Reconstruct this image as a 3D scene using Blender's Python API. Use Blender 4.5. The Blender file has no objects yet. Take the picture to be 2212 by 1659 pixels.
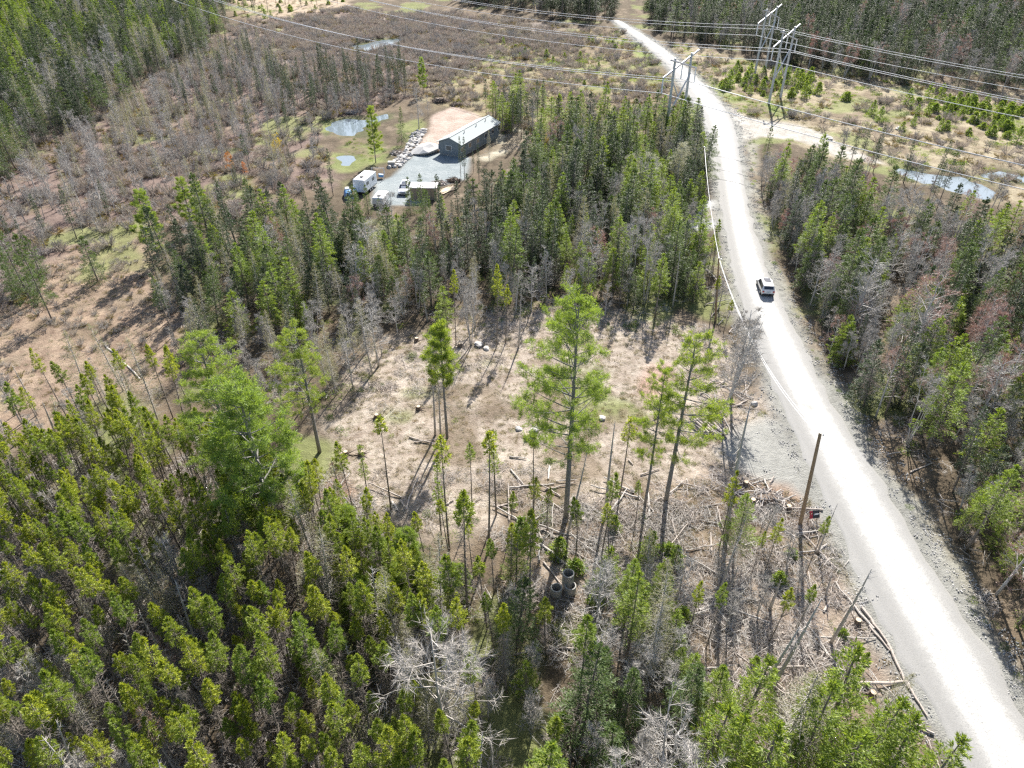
import bpy, math, random
import numpy as np
from mathutils import Vector, Matrix

# ------------------------------------------------------------------ camera, sky, sun, exposure
sc = bpy.context.scene
CAM_H, PITCH, FPX = 50.0, math.radians(36.0), 710.0
cam_data = bpy.data.cameras.new('camera')
cam_data.sensor_width = 36.0
cam_data.lens = 36.0 * FPX / 1024.0
cam_data.clip_start = 0.5
cam_data.clip_end = 12000
cam = bpy.data.objects.new('camera', cam_data)
sc.collection.objects.link(cam)
cam.location = (0, 0, CAM_H)
cam.rotation_euler = (math.pi / 2 - PITCH, 0, 0)
sc.camera = cam

SUN_AZ, SUN_EL = math.radians(14.0), math.radians(40.0)
world = bpy.data.worlds.new('World')
sc.world = world
world.use_nodes = True
wn = world.node_tree
wn.nodes.clear()
w_out = wn.nodes.new('ShaderNodeOutputWorld')
w_bg = wn.nodes.new('ShaderNodeBackground')
w_sky = wn.nodes.new('ShaderNodeTexSky')
w_sky.sky_type = 'NISHITA'
w_sky.sun_disc = False
w_sky.sun_elevation = SUN_EL
w_sky.sun_rotation = SUN_AZ
w_sky.air_density = 1.0
w_sky.dust_density = 1.5
w_bg.inputs['Strength'].default_value = 0.075
wn.links.new(w_sky.outputs[0], w_bg.inputs[0])
wn.links.new(w_bg.outputs[0], w_out.inputs[0])

sun_data = bpy.data.lights.new('sun', 'SUN')
sun_data.energy = 5.0
sun_data.angle = math.radians(0.53)
sun_data.color = (1.0, 0.95, 0.87)
sun = bpy.data.objects.new('sun', sun_data)
sc.collection.objects.link(sun)
sv = Vector((math.sin(SUN_AZ) * math.cos(SUN_EL), math.cos(SUN_AZ) * math.cos(SUN_EL), math.sin(SUN_EL)))
sun.rotation_euler = sv.to_track_quat('Z', 'Y').to_euler()
sun.location = (60, 200, 200)

sc.view_settings.view_transform = 'Standard'
sc.view_settings.look = 'None'
sc.view_settings.gamma = 1.0
sc.view_settings.use_curve_mapping = False
sc.view_settings.exposure = 1.3
sc.cycles.use_denoising = False
sc.cycles.filter_width = 1.35
sc.cycles.max_bounces = 5
sc.cycles.diffuse_bounces = 3
sc.cycles.glossy_bounces = 2
sc.cycles.transmission_bounces = 3
sc.cycles.transparent_max_bounces = 4
sc.cycles.caustics_reflective = False
sc.cycles.caustics_refractive = False

# ------------------------------------------------------------------ photo measurements -> ground positions
CP, SP = math.cos(PITCH), math.sin(PITCH)
S = 2212.0 / 1024.0
def ground_at(x, y, z=0.0):
    """point of the plane at height z seen at measured photo position (x, y), units of a 2212 px wide print"""
    u = x / S - 512.0
    v = 384.0 - y / S
    dx, dy, dz = u, FPX * CP + v * SP, -FPX * SP + v * CP
    t = (z - CAM_H) / dz
    return (dx * t, dy * t)
def measured(X, Y, Z=0.0):
    dz = Z - CAM_H
    dep = Y * CP - dz * SP
    up = Y * SP + dz * CP
    dep = np.where(dep < 1.0, 1.0, dep) if isinstance(dep, np.ndarray) else max(dep, 1.0)
    return ((512.0 + FPX * X / dep) * S, (384.0 - FPX * up / dep) * S)
def height_for(bx, by, ty):
    X, Y = ground_at(bx, by)
    v = 384.0 - ty / S
    r = (-FPX * SP + v * CP) / (FPX * CP + v * SP)
    return CAM_H + Y * r
def C3(x, y): return ((2048 + .4629 * x) * .72, (.4629 * y) * .72)
def C4(x, y): return ((960 + x / 3.687) * .72, (300 + y / 3.687) * .72)
def C5(x, y): return ((1024 + .4629 * x) * .72, (768 + .4629 * y) * .72)
def C6(x, y): return ((2048 + .4629 * x) * .72, (768 + .4629 * y) * .72)
def C8(x, y): return ((1024 + .4629 * x) * .72, (1536 + .4629 * y) * .72)
def C9(x, y): return ((2048 + .4629 * x) * .72, (1536 + .4629 * y) * .72)
def WP(pts): return np.array([ground_at(*p) for p in pts])

R = random.Random(7)
NR = np.random.default_rng(11)

# ------------------------------------------------------------------ noise and terrain
def _hash(ix, iy, seed):
    n = (ix.astype(np.int64) * 374761393 + iy.astype(np.int64) * 668265263 + seed * 974711) & 0x7fffffff
    n = ((n ^ (n >> 13)) * 1274126177) & 0x7fffffff
    return ((n ^ (n >> 16)) & 0xffff) / 65535.0
def vnoise(x, y, seed=0):
    x = np.asarray(x, float); y = np.asarray(y, float)
    ix, iy = np.floor(x), np.floor(y)
    fx, fy = x - ix, y - iy
    fx = fx * fx * (3 - 2 * fx); fy = fy * fy * (3 - 2 * fy)
    a = _hash(ix, iy, seed); b = _hash(ix + 1, iy, seed)
    c = _hash(ix, iy + 1, seed); d = _hash(ix + 1, iy + 1, seed)
    return (a + (b - a) * fx) * (1 - fy) + (c + (d - c) * fx) * fy
def fbm(x, y, s, seed=0, o=3):
    t = 0; a = .5; n = 0
    for k in range(o):
        t = t + a * vnoise(np.asarray(x) / s * 2 ** k + 31.7 * k, np.asarray(y) / s * 2 ** k - 17.3 * k, seed + k); n += a; a *= .5
    return t / n
def sdf(poly, X, Y):
    """signed distance to polygon, negative inside"""
    X = np.asarray(X, float); Y = np.asarray(Y, float)
    d = np.full(X.shape, 1e18); inside = np.zeros(X.shape, bool)
    n = len(poly)
    for i in range(n):
        ax, ay = poly[i]; bx, by = poly[(i + 1) % n]
        ex, ey = bx - ax, by - ay
        wx, wy = X - ax, Y - ay
        t = np.clip((wx * ex + wy * ey) / (ex * ex + ey * ey + 1e-12), 0, 1)
        d = np.minimum(d, (wx - ex * t) ** 2 + (wy - ey * t) ** 2)
        c = ((ay > Y) != (by > Y)) & (X < (bx - ax) * (Y - ay) / ((by - ay) if by != ay else 1e-12) + ax)
        inside ^= c
    d = np.sqrt(d)
    return np.where(inside, -d, d)

ROAD_L = [(1322, 44), (1380, 90), (1430, 130), (1470, 180), (1505, 230), (1530, 290), (1543, 350), (1553, 420), (1562, 490), (1573, 560), (1588, 620), (1613, 700), (1643, 780), (1676, 860), (1712, 940), (1750, 1020), (1787, 1100), (1832, 1200), (1885, 1310), (1945, 1420), (2010, 1540), (2075, 1659), (2150, 1800), (2240, 1960)]
ROAD_R = [(1340, 44), (1415, 90), (1468, 130), (1520, 180), (1562, 225), (1588, 270), (1598, 330), (1610, 400), (1624, 470), (1646, 540), (1668, 600), (1697, 665), (1722, 720), (1762, 800), (1808, 880), (1858, 960), (1910, 1050), (1962, 1130), (2020, 1230), (2085, 1330), (2152, 1440), (2232, 1570), (2320, 1710), (2420, 1880)]
def resample(P, n):
    P = np.array(P, float)
    # smooth through the measured points first
    for _ in range(2):
        Q = [P[0]]
        for i in range(len(P) - 1):
            Q += [P[i] * .75 + P[i + 1] * .25, P[i] * .25 + P[i + 1] * .75]
        Q.append(P[-1]); P = np.array(Q)
    s = np.concatenate([[0], np.cumsum(np.hypot(*(np.diff(P, axis=0).T)))])
    t = np.linspace(0, s[-1], n)
    return np.stack([np.interp(t, s, P[:, 0]), np.interp(t, s, P[:, 1])], 1)
RL, RR = resample(WP(ROAD_L), 200), resample(WP(ROAD_R), 200)
road_poly = np.concatenate([RL[::4], RR[::-4]])
road_mid = (RL + RR) / 2

Z = {}
Z['clearing'] = [(690, 1020), (720, 900), (770, 800), (850, 735), (950, 690), (1180, 650), (1420, 680), (1500, 700), (1600, 740), (1650, 850), (1700, 930), (1770, 1040), (1800, 1150), (1850, 1270), (1700, 1260), (1500, 1180), (1300, 1150), (1100, 1130), (900, 1170), (760, 1100)]
Z['slash'] = [(1120, 1110), (1300, 1080), (1500, 1050), (1600, 1010), (1800, 1130), (1870, 1250), (1960, 1430), (2060, 1620), (1960, 1700), (1800, 1640), (1500, 1500), (1300, 1400), (1150, 1250)]
Z['reddirt'] = [(1545, 1120), (1620, 1050), (1700, 1040), (1770, 1085), (1760, 1150), (1640, 1140), (1580, 1165)]
Z['reddirt2'] = [(1370, 830), (1400, 790), (1450, 790), (1440, 860), (1400, 890)]
Z['reddirt3'] = [(670, 1080), (720, 1020), (760, 1060), (740, 1130), (690, 1130)]
Z['bog'] = [(-400, 560), (0, 300), (250, 160), (480, 60), (700, 20), (1000, 30), (1050, 130), (900, 210), (720, 270), (700, 400), (560, 480), (330, 500), (200, 560), (0, 680), (-300, 900)]
Z['strawleft'] = [(-200, 800), (0, 640), (150, 545), (330, 490), (350, 620), (430, 700), (420, 800), (330, 860), (100, 930), (-200, 1050)]
Z['purple'] = [(560, 90), (680, 45), (900, 30), (1150, 50), (1300, 100), (1100, 120), (980, 140), (800, 150), (600, 170)]
Z['strawtop'] = [(480, -40), (700, -40), (760, 10), (600, 40), (540, 60)]
Z['heath'] = [(880, 170), (1060, 80), (1320, 60), (1390, 110), (1450, 170), (1500, 240), (1300, 290), (1100, 290), (1040, 260), (940, 220)]
Z['corridor'] = [(1440, 90), (1560, 115), (1700, 140), (2212, 205), (2700, 290), (2700, 560), (2212, 450), (1950, 390), (1720, 310), (1590, 260), (1530, 180)]
Z['green1'] = [(1595, 228), (1640, 218), (1705, 222), (1712, 250), (1640, 258), (1612, 250)]
Z['green2'] = [(1310, 88), (1400, 92), (1440, 140), (1400, 130), (1350, 100)]
Z['green3'] = [(1510, 170), (1560, 185), (1590, 215), (1560, 205), (1530, 185)]
Z['green4'] = [C4(280, 440), C4(450, 420), C4(640, 480), C4(720, 560), C4(600, 700), C4(430, 700), C4(300, 600)]
Z['green5'] = [(1440, 120), (1500, 160), (1500, 175), (1450, 140)]
Z['pinklot'] = [C4(1060, 600), C4(1190, 330), C4(1250, 160), C4(1480, 70), C4(1700, 140), C4(1800, 200), C4(1560, 420), C4(1500, 600)]
Z['greylot'] = [C4(780, 850), C4(1040, 600), C4(1450, 560), C4(1640, 640), C4(1640, 880), C4(1300, 960), C4(1150, 1150), C4(560, 1180), C4(600, 900)]
Z['whitelot'] = [C4(1960, 320), C4(2200, 260), C4(2300, 420), C4(2160, 560), C4(1850, 640), C4(1700, 620), C4(1900, 480)]
Z['pond1'] = [C4(40, 240), C4(300, 190), C4(520, 200), C4(760, 130), C4(790, 200), C4(480, 290), C4(440, 420), C4(110, 390)]
Z['pond2'] = [C4(190, 620), C4(400, 600), C4(470, 650), C4(340, 745), C4(190, 730)]
Z['pond3'] = [(752, 99), (790, 93), (818, 84), (875, 82), (856, 97), (838, 103), (805, 114), (766, 111)]
Z['stream'] = [C3(1350, 1080), C3(1560, 1110), C3(1800, 1140), C3(1960, 1190), C3(2060, 1240), C3(1980, 1300), C3(1830, 1260), C3(1700, 1230), C3(1500, 1160), C3(1370, 1120)]
Z['stream2'] = [C3(1930, 1110), C3(2060, 1100), C3(2260, 1140), C3(2400, 1190), C3(2380, 1230), C3(2120, 1170), C3(1960, 1150)]
Z['gravel_entry'] = [(1580, 935), (1650, 900), (1700, 900), (1790, 1090), (1700, 1050), (1600, 1020), (1570, 975)]
Z['sidedrive'] = [(1440, 440), (1560, 430), (1572, 490), (1470, 500)]
Z['track'] = [C3(300, 690), C3(420, 750), C3(560, 785), C3(760, 810), C3(900, 870), C3(1050, 940), C3(1200, 1010), C3(1330, 1070), C3(1180, 1050), C3(1000, 1010), C3(880, 950), C3(700, 905), C3(500, 885), C3(350, 920), C3(250, 900)]
Z['shoulder_r'] = [(1600, 260), (1650, 560), (1700, 660), (1800, 850), (1900, 1020), (2000, 1180), (2100, 1330), (2240, 1560), (2300, 1540), (2130, 1320), (2020, 1150), (1930, 1020), (1830, 850), (1730, 680), (1670, 540), (1640, 400), (1640, 280)]
ZW = {k: WP(v) for k, v in Z.items()}

PONDS = ['pond1', 'pond2', 'pond3', 'stream', 'stream2']
SMOOTH = ['greylot', 'pinklot', 'gravel_entry', 'track', 'sidedrive']
def sstep(a, b, x):
    t = np.clip((x - a) / (b - a), 0, 1); return t * t * (3 - 2 * t)
_lx = [None]
def terrain(X, Y):
    X = np.asarray(X, float); Y = np.asarray(Y, float)
    h = (fbm(X, Y, 42, 3) - .5) * 1.3 + (fbm(X, Y, 3.2, 9, 2) - .5) * .38
    k = sstep(0.0, 7.0, sdf(road_poly, X, Y))
    for z in SMOOTH: k = k * sstep(-.5, 2.5, sdf(ZW[z], X, Y))
    for z in PONDS:
        d = sdf(ZW[z], X, Y)
        k = k * sstep(-.5, 4, d)
        h = h * 1.0 - 0
    h = h * (.06 + .94 * k)
    pond = 0
    for z in PONDS:
        pond = np.maximum(pond, 1 - sstep(-1.6, .3, sdf(ZW[z], X, Y) + (fbm(X, Y, 4, 70) - .5) * 3.5))
    h = h - .45 * pond
    d = sdf(road_poly, X, Y)
    h = h - .28 * np.exp(-((d - 3.0) / 1.6) ** 2) * (d > 0) * np.minimum(k * 3, 1)   # ditch
    return h
def tz(x, y): return float(terrain(np.array([x]), np.array([y]))[0])

# ------------------------------------------------------------------ materials
def new_mat(name):
    m = bpy.data.materials.new(name); m.use_nodes = True
    nt = m.node_tree; nt.nodes.clear()
    out = nt.nodes.new('ShaderNodeOutputMaterial')
    return m, nt, out
def N(nt, t, **kw):
    n = nt.nodes.new(t)
    for k, v in kw.items(): setattr(n, k, v)
    return n
def mix_rgb(nt, fac, a, b, mode='MIX'):
    n = nt.nodes.new('ShaderNodeMix'); n.data_type = 'RGBA'; n.blend_type = mode
    if isinstance(fac, (int, float)): n.inputs[0].default_value = fac
    else: nt.links.new(fac, n.inputs[0])
    for s, v in ((6, a), (7, b)):
        if isinstance(v, tuple): n.inputs[s].default_value = (*v, 1) if len(v) == 3 else v
        else: nt.links.new(v, n.inputs[s])
    return n.outputs[2]
def ramp(nt, src, lo, hi):
    n = N(nt, 'ShaderNodeMapRange'); n.inputs[1].default_value = lo; n.inputs[2].default_value = hi
    nt.links.new(src, n.inputs[0]); return n.outputs[0]
def noise_tex(nt, scale, detail=4, rough=.6, vec=None):
    n = N(nt, 'ShaderNodeTexNoise'); n.inputs['Scale'].default_value = scale
    n.inputs['Detail'].default_value = detail; n.inputs['Roughness'].default_value = rough
    if vec is not None: nt.links.new(vec, n.inputs['Vector'])
    return n.outputs[0]
def leaf_mat(name, c1, c2, c3, trans, transfac=.4, rough=.55):
    """needles: varied per sprig and per tree, thin enough for the sun to shine through"""
    m, nt, out = new_mat(name)
    g = N(nt, 'ShaderNodeNewGeometry'); oi = N(nt, 'ShaderNodeObjectInfo')
    a = mix_rgb(nt, g.outputs['Random Per Island'], c1, c2)
    b = mix_rgb(nt, ramp(nt, oi.outputs['Random'], .25, 1.0), a, c3)
    p = N(nt, 'ShaderNodeBsdfPrincipled'); nt.links.new(b, p.inputs['Base Color'])
    p.inputs['Roughness'].default_value = rough
    p.inputs['Specular IOR Level'].default_value = .35
    t = N(nt, 'ShaderNodeBsdfTranslucent')
    tb = mix_rgb(nt, 1.0, b, trans, 'MULTIPLY'); nt.links.new(tb, t.inputs[0])
    ms = N(nt, 'ShaderNodeMixShader'); ms.inputs[0].default_value = transfac
    nt.links.new(p.outputs[0], ms.inputs[1]); nt.links.new(t.outputs[0], ms.inputs[2])
    nt.links.new(ms.outputs[0], out.inputs[0])
    return m
def wood_mat(name, c1, c2, scale=3.0, rough=.85):
    m, nt, out = new_mat(name)
    tc = N(nt, 'ShaderNodeTexCoord'); oi = N(nt, 'ShaderNodeObjectInfo')
    mp = N(nt, 'ShaderNodeMapping'); mp.inputs['Scale'].default_value = (1, 1, .35)
    nt.links.new(tc.outputs['Object'], mp.inputs[0])
    n = noise_tex(nt, scale * 3, 5, .65, mp.outputs[0])
    a = mix_rgb(nt, ramp(nt, n, .3, .7), c1, c2)
    g = N(nt, 'ShaderNodeNewGeometry')
    b = mix_rgb(nt, ramp(nt, g.outputs['Random Per Island'], -.2, 2.2), a, tuple(min(1, v * 1.45) for v in c2))
    p = N(nt, 'ShaderNodeBsdfPrincipled'); nt.links.new(b, p.inputs['Base Color'])
    p.inputs['Roughness'].default_value = rough
    bp = N(nt, 'ShaderNodeBump'); bp.inputs['Strength'].default_value = .6; bp.inputs['Distance'].default_value = .03
    nt.links.new(n, bp.inputs['Height']); nt.links.new(bp.outputs[0], p.inputs['Normal'])
    nt.links.new(p.outputs[0], out.inputs[0])
    return m
def plain(name, col, rough=.5, metal=0.0, var=.12, scale=4.0, spec=.5, coat=0):
    m, nt, out = new_mat(name)
    tc = N(nt, 'ShaderNodeTexCoord')
    n = noise_tex(nt, scale, 4, .6, tc.outputs['Object'])
    a = mix_rgb(nt, n, tuple(v * (1 - var) for v in col), tuple(min(1, v * (1 + var)) for v in col))
    p = N(nt, 'ShaderNodeBsdfPrincipled'); nt.links.new(a, p.inputs['Base Color'])
    p.inputs['Roughness'].default_value = rough; p.inputs['Metallic'].default_value = metal
    p.inputs['Specular IOR Level'].default_value = spec; p.inputs['Coat Weight'].default_value = coat
    nt.links.new(p.outputs[0], out.inputs[0])
    return m

M = {}
M['spruce'] = leaf_mat('spruce_needles', (.10, .155, .024), (.40, .43, .052), (.15, .215, .040), (2.0, 1.9, .8), .32)
M['fir'] = leaf_mat('fir_needles', (.042, .082, .032), (.13, .18, .045), (.09, .135, .048), (1.8, 1.8, .8), .28)
M['darkfir'] = leaf_mat('dark_fir_needles', (.030, .060, .032), (.075, .105, .045), (.06, .08, .05), (1.6, 1.7, .9), .2)
M['brightfir'] = leaf_mat('bright_fir_needles', (.08, .14, .03), (.29, .35, .055), (.17, .24, .045), (1.9, 1.9, .8), .35)
M['pine'] = leaf_mat('pine_needles', (.10, .165, .04), (.36, .42, .085), (.20, .28, .075), (1.7, 1.7, .7), .40)
M['larch'] = leaf_mat('larch_needles', (.20, .21, .11), (.28, .28, .15), (.26, .25, .18), (1.5, 1.4, 1.0), .35)
M['shrubleaf'] = leaf_mat('shrub_leaves', (.11, .18, .045), (.27, .34, .08), (.16, .24, .06), (1.8, 1.7, .7), .35)
M['twig'] = wood_mat('grey_twigs', (.27, .25, .23), (.40, .38, .355))
M['twig_red'] = leaf_mat('red_bud_twigs', (.30, .24, .22), (.36, .28, .25), (.34, .22, .19), (1.4, 1, .9), .2)
M['catkin'] = leaf_mat('pale_catkins', (.34, .34, .29), (.46, .46, .38), (.38, .38, .3), (1.4, 1.4, 1.1), .3)
M['bark'] = wood_mat('conifer_bark', (.115, .095, .08), (.20, .175, .155))
M['bark_pine'] = wood_mat('pine_bark', (.12, .115, .11), (.22, .21, .20))
M['bark_pale'] = wood_mat('pale_bark', (.30, .285, .27), (.46, .44, .42))
M['dead'] = wood_mat('weathered_deadwood', (.26, .24, .22), (.42, .39, .36))
M['log'] = wood_mat('cut_log_bark', (.20, .165, .14), (.42, .37, .33))
M['dead_red'] = leaf_mat('dead_brown_needles', (.30, .19, .13), (.40, .28, .22), (.3, .2, .17), (1.3, 1, .9), .25)
M['yellowleaf'] = leaf_mat('yellow_new_leaves', (.34, .30, .04), (.46, .36, .06), (.4, .33, .05), (1.6, 1.4, .7), .4)
M['orangeleaf'] = leaf_mat('orange_catkins', (.45, .20, .06), (.5, .28, .08), (.48, .22, .08), (1.4, 1.1, .8), .3)
M['heath'] = leaf_mat('heath_twigs', (.27, .225, .20), (.42, .37, .34), (.34, .32, .27), (1.2, 1.1, 1), .25)
M['heath_green'] = leaf_mat('heath_leaves', (.16, .15, .05), (.26, .23, .08), (.24, .17, .08), (1.4, 1.3, .8), .3)
M['straw'] = leaf_mat('dry_grass_blades', (.34, .30, .235), (.50, .455, .375), (.31, .30, .20), (1.2, 1.15, .9), .3)
M['brush'] = wood_mat('brush_sticks', (.25, .225, .205), (.44, .405, .38))

# ------------------------------------------------------------------ mesh helpers
class MB:
    def __init__(s): s.v = []; s.f3 = []; s.f4 = []; s.n = 0
    def add(s, v, f3=None, f4=None):
        v = np.asarray(v, float).reshape(-1, 3)
        if f3 is not None and len(f3): s.f3.append(np.asarray(f3, int).reshape(-1, 3) + s.n)
        if f4 is not None and len(f4): s.f4.append(np.asarray(f4, int).reshape(-1, 4) + s.n)
        s.v.append(v); s.n += len(v)
        return s
    def mesh(s, name, mat, smooth=False):
        me = bpy.data.meshes.new(name)
        v = np.concatenate(s.v); me.vertices.add(len(v)); me.vertices.foreach_set('co', v.ravel())
        f3 = np.concatenate(s.f3) if s.f3 else np.zeros((0, 3), int)
        f4 = np.concatenate(s.f4) if s.f4 else np.zeros((0, 4), int)
        loops = np.concatenate([f3.ravel(), f4.ravel()])
        st = np.concatenate([np.arange(len(f3)) * 3, len(f3) * 3 + np.arange(len(f4)) * 4])
        me.loops.add(len(loops)); me.loops.foreach_set('vertex_index', loops)
        me.polygons.add(len(st)); me.polygons.foreach_set('loop_start', st)
        me.polygons.foreach_set('use_smooth', np.full(len(st), bool(smooth)))
        me.update(calc_edges=True)
        for m in (mat if isinstance(mat, (list, tuple)) else [mat]): me.materials.append(m)
        return me
    def build(s, name, mat, parent=None, loc=None, smooth=False):
        o = bpy.data.objects.new(name, s.mesh(name, mat, smooth))
        sc.collection.objects.link(o)
        if parent is not None: o.parent = parent
        if loc is not None: o.location = loc
        return o
def unit(v): return v / (np.linalg.norm(v, axis=-1, keepdims=True) + 1e-9)
def blades(mb, P, D, L, W, rng, diamond=True):
    n = len(P); D = unit(D)
    pr = unit(np.cross(D, rng.normal(size=(n, 3))))
    L = np.asarray(L).reshape(-1, 1) * np.ones((n, 1)); W = np.asarray(W).reshape(-1, 1) * np.ones((n, 1))
    if diamond:
        V = np.stack([P, P + D * L * .45 + pr * W / 2, P + D * L, P + D * L * .45 - pr * W / 2], 1)
        mb.add(V, f4=np.arange(4 * n).reshape(n, 4))
    else:
        V = np.stack([P + pr * W / 2, P - pr * W / 2, P + D * L], 1)
        mb.add(V, f3=np.arange(3 * n).reshape(n, 3))
def tube(mb, pts, rad, n=6, cap=True):
    pts = np.asarray(pts, float); k = len(pts)
    rad = np.ones(k) * rad if np.isscalar(rad) else np.asarray(rad, float)
    d = np.gradient(pts, axis=0); d = unit(d)
    ref = np.array([0, 0, 1.]) if abs(d[0][2]) < .9 else np.array([1., 0, 0])
    a = unit(np.cross(d, ref)); b = np.cross(d, a)
    th = np.arange(n) * 2 * math.pi / n
    V = pts[:, None] + (a[:, None] * np.cos(th)[None, :, None] + b[:, None] * np.sin(th)[None, :, None]) * rad[:, None, None]
    F = []
    for i in range(k - 1):
        for j in range(n):
            F.append((i * n + j, i * n + (j + 1) % n, (i + 1) * n + (j + 1) % n, (i + 1) * n + j))
    V = V.reshape(-1, 3); f3 = []
    if cap:
        V = np.concatenate([V, pts[:1], pts[-1:]])
        for j in range(n):
            f3.append((k * n, (j + 1) % n, j)); f3.append((k * n + 1, (k - 1) * n + j, (k - 1) * n + (j + 1) % n))
    mb.add(V, f3=f3, f4=F)
def sticks(mb, P0, P1, r0, r1):
    P0 = np.asarray(P0, float); P1 = np.asarray(P1, float); n = len(P0)
    if n == 0: return
    d = unit(P1 - P0); ref = np.where(np.abs(d[:, 2:3]) < .9, np.array([[0, 0, 1.]]), np.array([[1., 0, 0]]))
    a = unit(np.cross(d, ref)); b = np.cross(d, a)
    r0 = np.asarray(r0, float).reshape(-1, 1) * np.ones((n, 1)); r1 = np.asarray(r1, float).reshape(-1, 1) * np.ones((n, 1))
    V = []
    for P, r in ((P0, r0), (P1, r1)):
        for k in range(3):
            t = k * 2 * math.pi / 3
            V.append(P + (a * math.cos(t) + b * math.sin(t)) * r)
    V = np.stack(V, 1); base = (np.arange(n) * 6)[:, None, None]
    q = np.array([[0, 1, 4, 3], [1, 2, 5, 4], [2, 0, 3, 5]])[None] + base
    mb.add(V.reshape(-1, 3), f4=q.reshape(-1, 4))
def box(mb, c, s, rz=0.0, ry=0.0, rx=0.0, taper=(1, 1)):
    """box centred on c; taper shrinks the top in x and y"""
    x, y, z = s[0] / 2, s[1] / 2, s[2] / 2
    V = np.array([(-x, -y, -z), (x, -y, -z), (x, y, -z), (-x, y, -z), (-x * taper[0], -y * taper[1], z), (x * taper[0], -y * taper[1], z), (x * taper[0], y * taper[1], z), (-x * taper[0], y * taper[1], z)])
    m = np.array((Matrix.Rotation(rz, 3, 'Z') @ Matrix.Rotation(ry, 3, 'Y') @ Matrix.Rotation(rx, 3, 'X')))
    V = V @ m.T + np.array(c)
    mb.add(V, f4=[(0, 3, 2, 1), (4, 5, 6, 7), (0, 1, 5, 4), (1, 2, 6, 5), (2, 3, 7, 6), (3, 0, 4, 7)])
def tag(o, label=None, cat=None, group=None, kind=None):
    if label: o['label'] = label
    if cat: o['category'] = cat
    if group: o['group'] = group
    if kind: o['kind'] = kind
    return o
def empty(name, loc=(0, 0, 0), rz=0.0):
    o = bpy.data.objects.new(name, None); sc.collection.objects.link(o)
    o.location = loc; o.rotation_euler = (0, 0, rz); o.empty_display_size = .3
    return o
def bevel(o, w=.02, seg=2):
    m = o.modifiers.new('bevel', 'BEVEL'); m.width = w; m.segments = seg; m.limit_method = 'ANGLE'
    return o

# ------------------------------------------------------------------ ground
def axis(lo, hi, dense_lo, dense_hi, step, grow, mx):
    a = [dense_lo]
    while a[-1] < dense_hi: a.append(a[-1] + step)
    s = step
    while a[-1] < hi: s = min(s * grow, mx); a.append(a[-1] + s)
    b = [dense_lo]; s = step
    while b[-1] > lo: s = min(s * grow, mx); b.append(b[-1] - s)
    return np.array(b[:0:-1] + a)
gx = axis(-5000, 5000, -70, 75, .5, 1.03, 400)
gy = axis(-2500, 7000, 16, 120, .5, 1.012, 400)
GX, GY = np.meshgrid(gx, gy)
GZ = terrain(GX, GY)
nx, ny = len(gx), len(gy)
idx = np.arange(nx * ny).reshape(ny, nx)
F = np.stack([idx[:-1, :-1], idx[:-1, 1:], idx[1:, 1:], idx[1:, :-1]], -1).reshape(-1, 4)
gm = MB().add(np.stack([GX, GY, GZ], -1).reshape(-1, 3), f4=F)

def ground_mat():
    m, nt, out = new_mat('ground_cover')
    at = N(nt, 'ShaderNodeAttribute', attribute_name='soil'); a2 = N(nt, 'ShaderNodeAttribute', attribute_name='soil_b')
    tc = N(nt, 'ShaderNodeTexCoord')
    n1 = noise_tex(nt, 1.1, 8, .72, tc.outputs['Object'])
    n2 = noise_tex(nt, .28, 6, .65, tc.outputs['Object'])
    n3 = noise_tex(nt, 6.0, 4, .7, tc.outputs['Object'])
    f = N(nt, 'ShaderNodeMath', operation='ADD'); nt.links.new(ramp(nt, n1, .38, .62), f.inputs[0])
    nt.links.new(ramp(nt, n2, .4, .6), f.inputs[1])
    h = N(nt, 'ShaderNodeMath', operation='MULTIPLY'); nt.links.new(f.outputs[0], h.inputs[0]); h.inputs[1].default_value = .5
    c = mix_rgb(nt, h.outputs[0], at.outputs['Color'], a2.outputs['Color'])
    sp = mix_rgb(nt, ramp(nt, n3, .55, .72), (1, 1, 1), (.62, .58, .52))
    c = mix_rgb(nt, .8, c, sp, 'MULTIPLY')
    p = N(nt, 'ShaderNodeBsdfPrincipled'); nt.links.new(c, p.inputs['Base Color'])
    p.inputs['Roughness'].default_value = .95; p.inputs['Specular IOR Level'].default_value = .15
    bp = N(nt, 'ShaderNodeBump'); bp.inputs['Strength'].default_value = .9; bp.inputs['Distance'].default_value = .18
    ad = N(nt, 'ShaderNodeMath', operation='ADD'); nt.links.new(n1, ad.inputs[0]); nt.links.new(n3, ad.inputs[1])
    nt.links.new(ad.outputs[0], bp.inputs['Height']); nt.links.new(bp.outputs[0], p.inputs['Normal'])
    nt.links.new(p.outputs[0], out.inputs[0])
    return m
ground = gm.build('ground', ground_mat(), smooth=True)
tag(ground, kind='structure')
fx, fy = GX.ravel(), GY.ravel()
ca = np.tile(np.array([.07, .055, .038]), (len(fx), 1)); cb = np.tile(np.array([.145, .115, .08]), (len(fx), 1))
warp = (fbm(fx, fy, 6, 40) - .5)
def zone(key, A, B, soft=1.2, wob=4.0):
    global ca, cb
    k = (1 - sstep(-soft, soft, sdf(ZW[key], fx, fy) + warp * wob))[:, None]
    ca = ca * (1 - k) + np.array(A) * k; cb = cb * (1 - k) + np.array(B) * k
zone('bog', (.125, .09, .08), (.23, .175, .15), 4, 14)
zone('purple', (.19, .155, .14), (.29, .25, .22), 8, 30)
zone('strawtop', (.30, .23, .17), (.44, .36, .27), 3, 8)
zone('strawleft', (.17, .12, .09), (.35, .27, .20), 3, 8)
zone('heath', (.19, .13, .085), (.28, .26, .15), 6, 24)
zone('corridor', (.20, .155, .105), (.38, .335, .235), 3, 10)
zone('clearing', (.22, .175, .14), (.46, .405, .345), 2, 6)
zone('slash', (.17, .125, .095), (.38, .32, .26), 2, 6)
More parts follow.
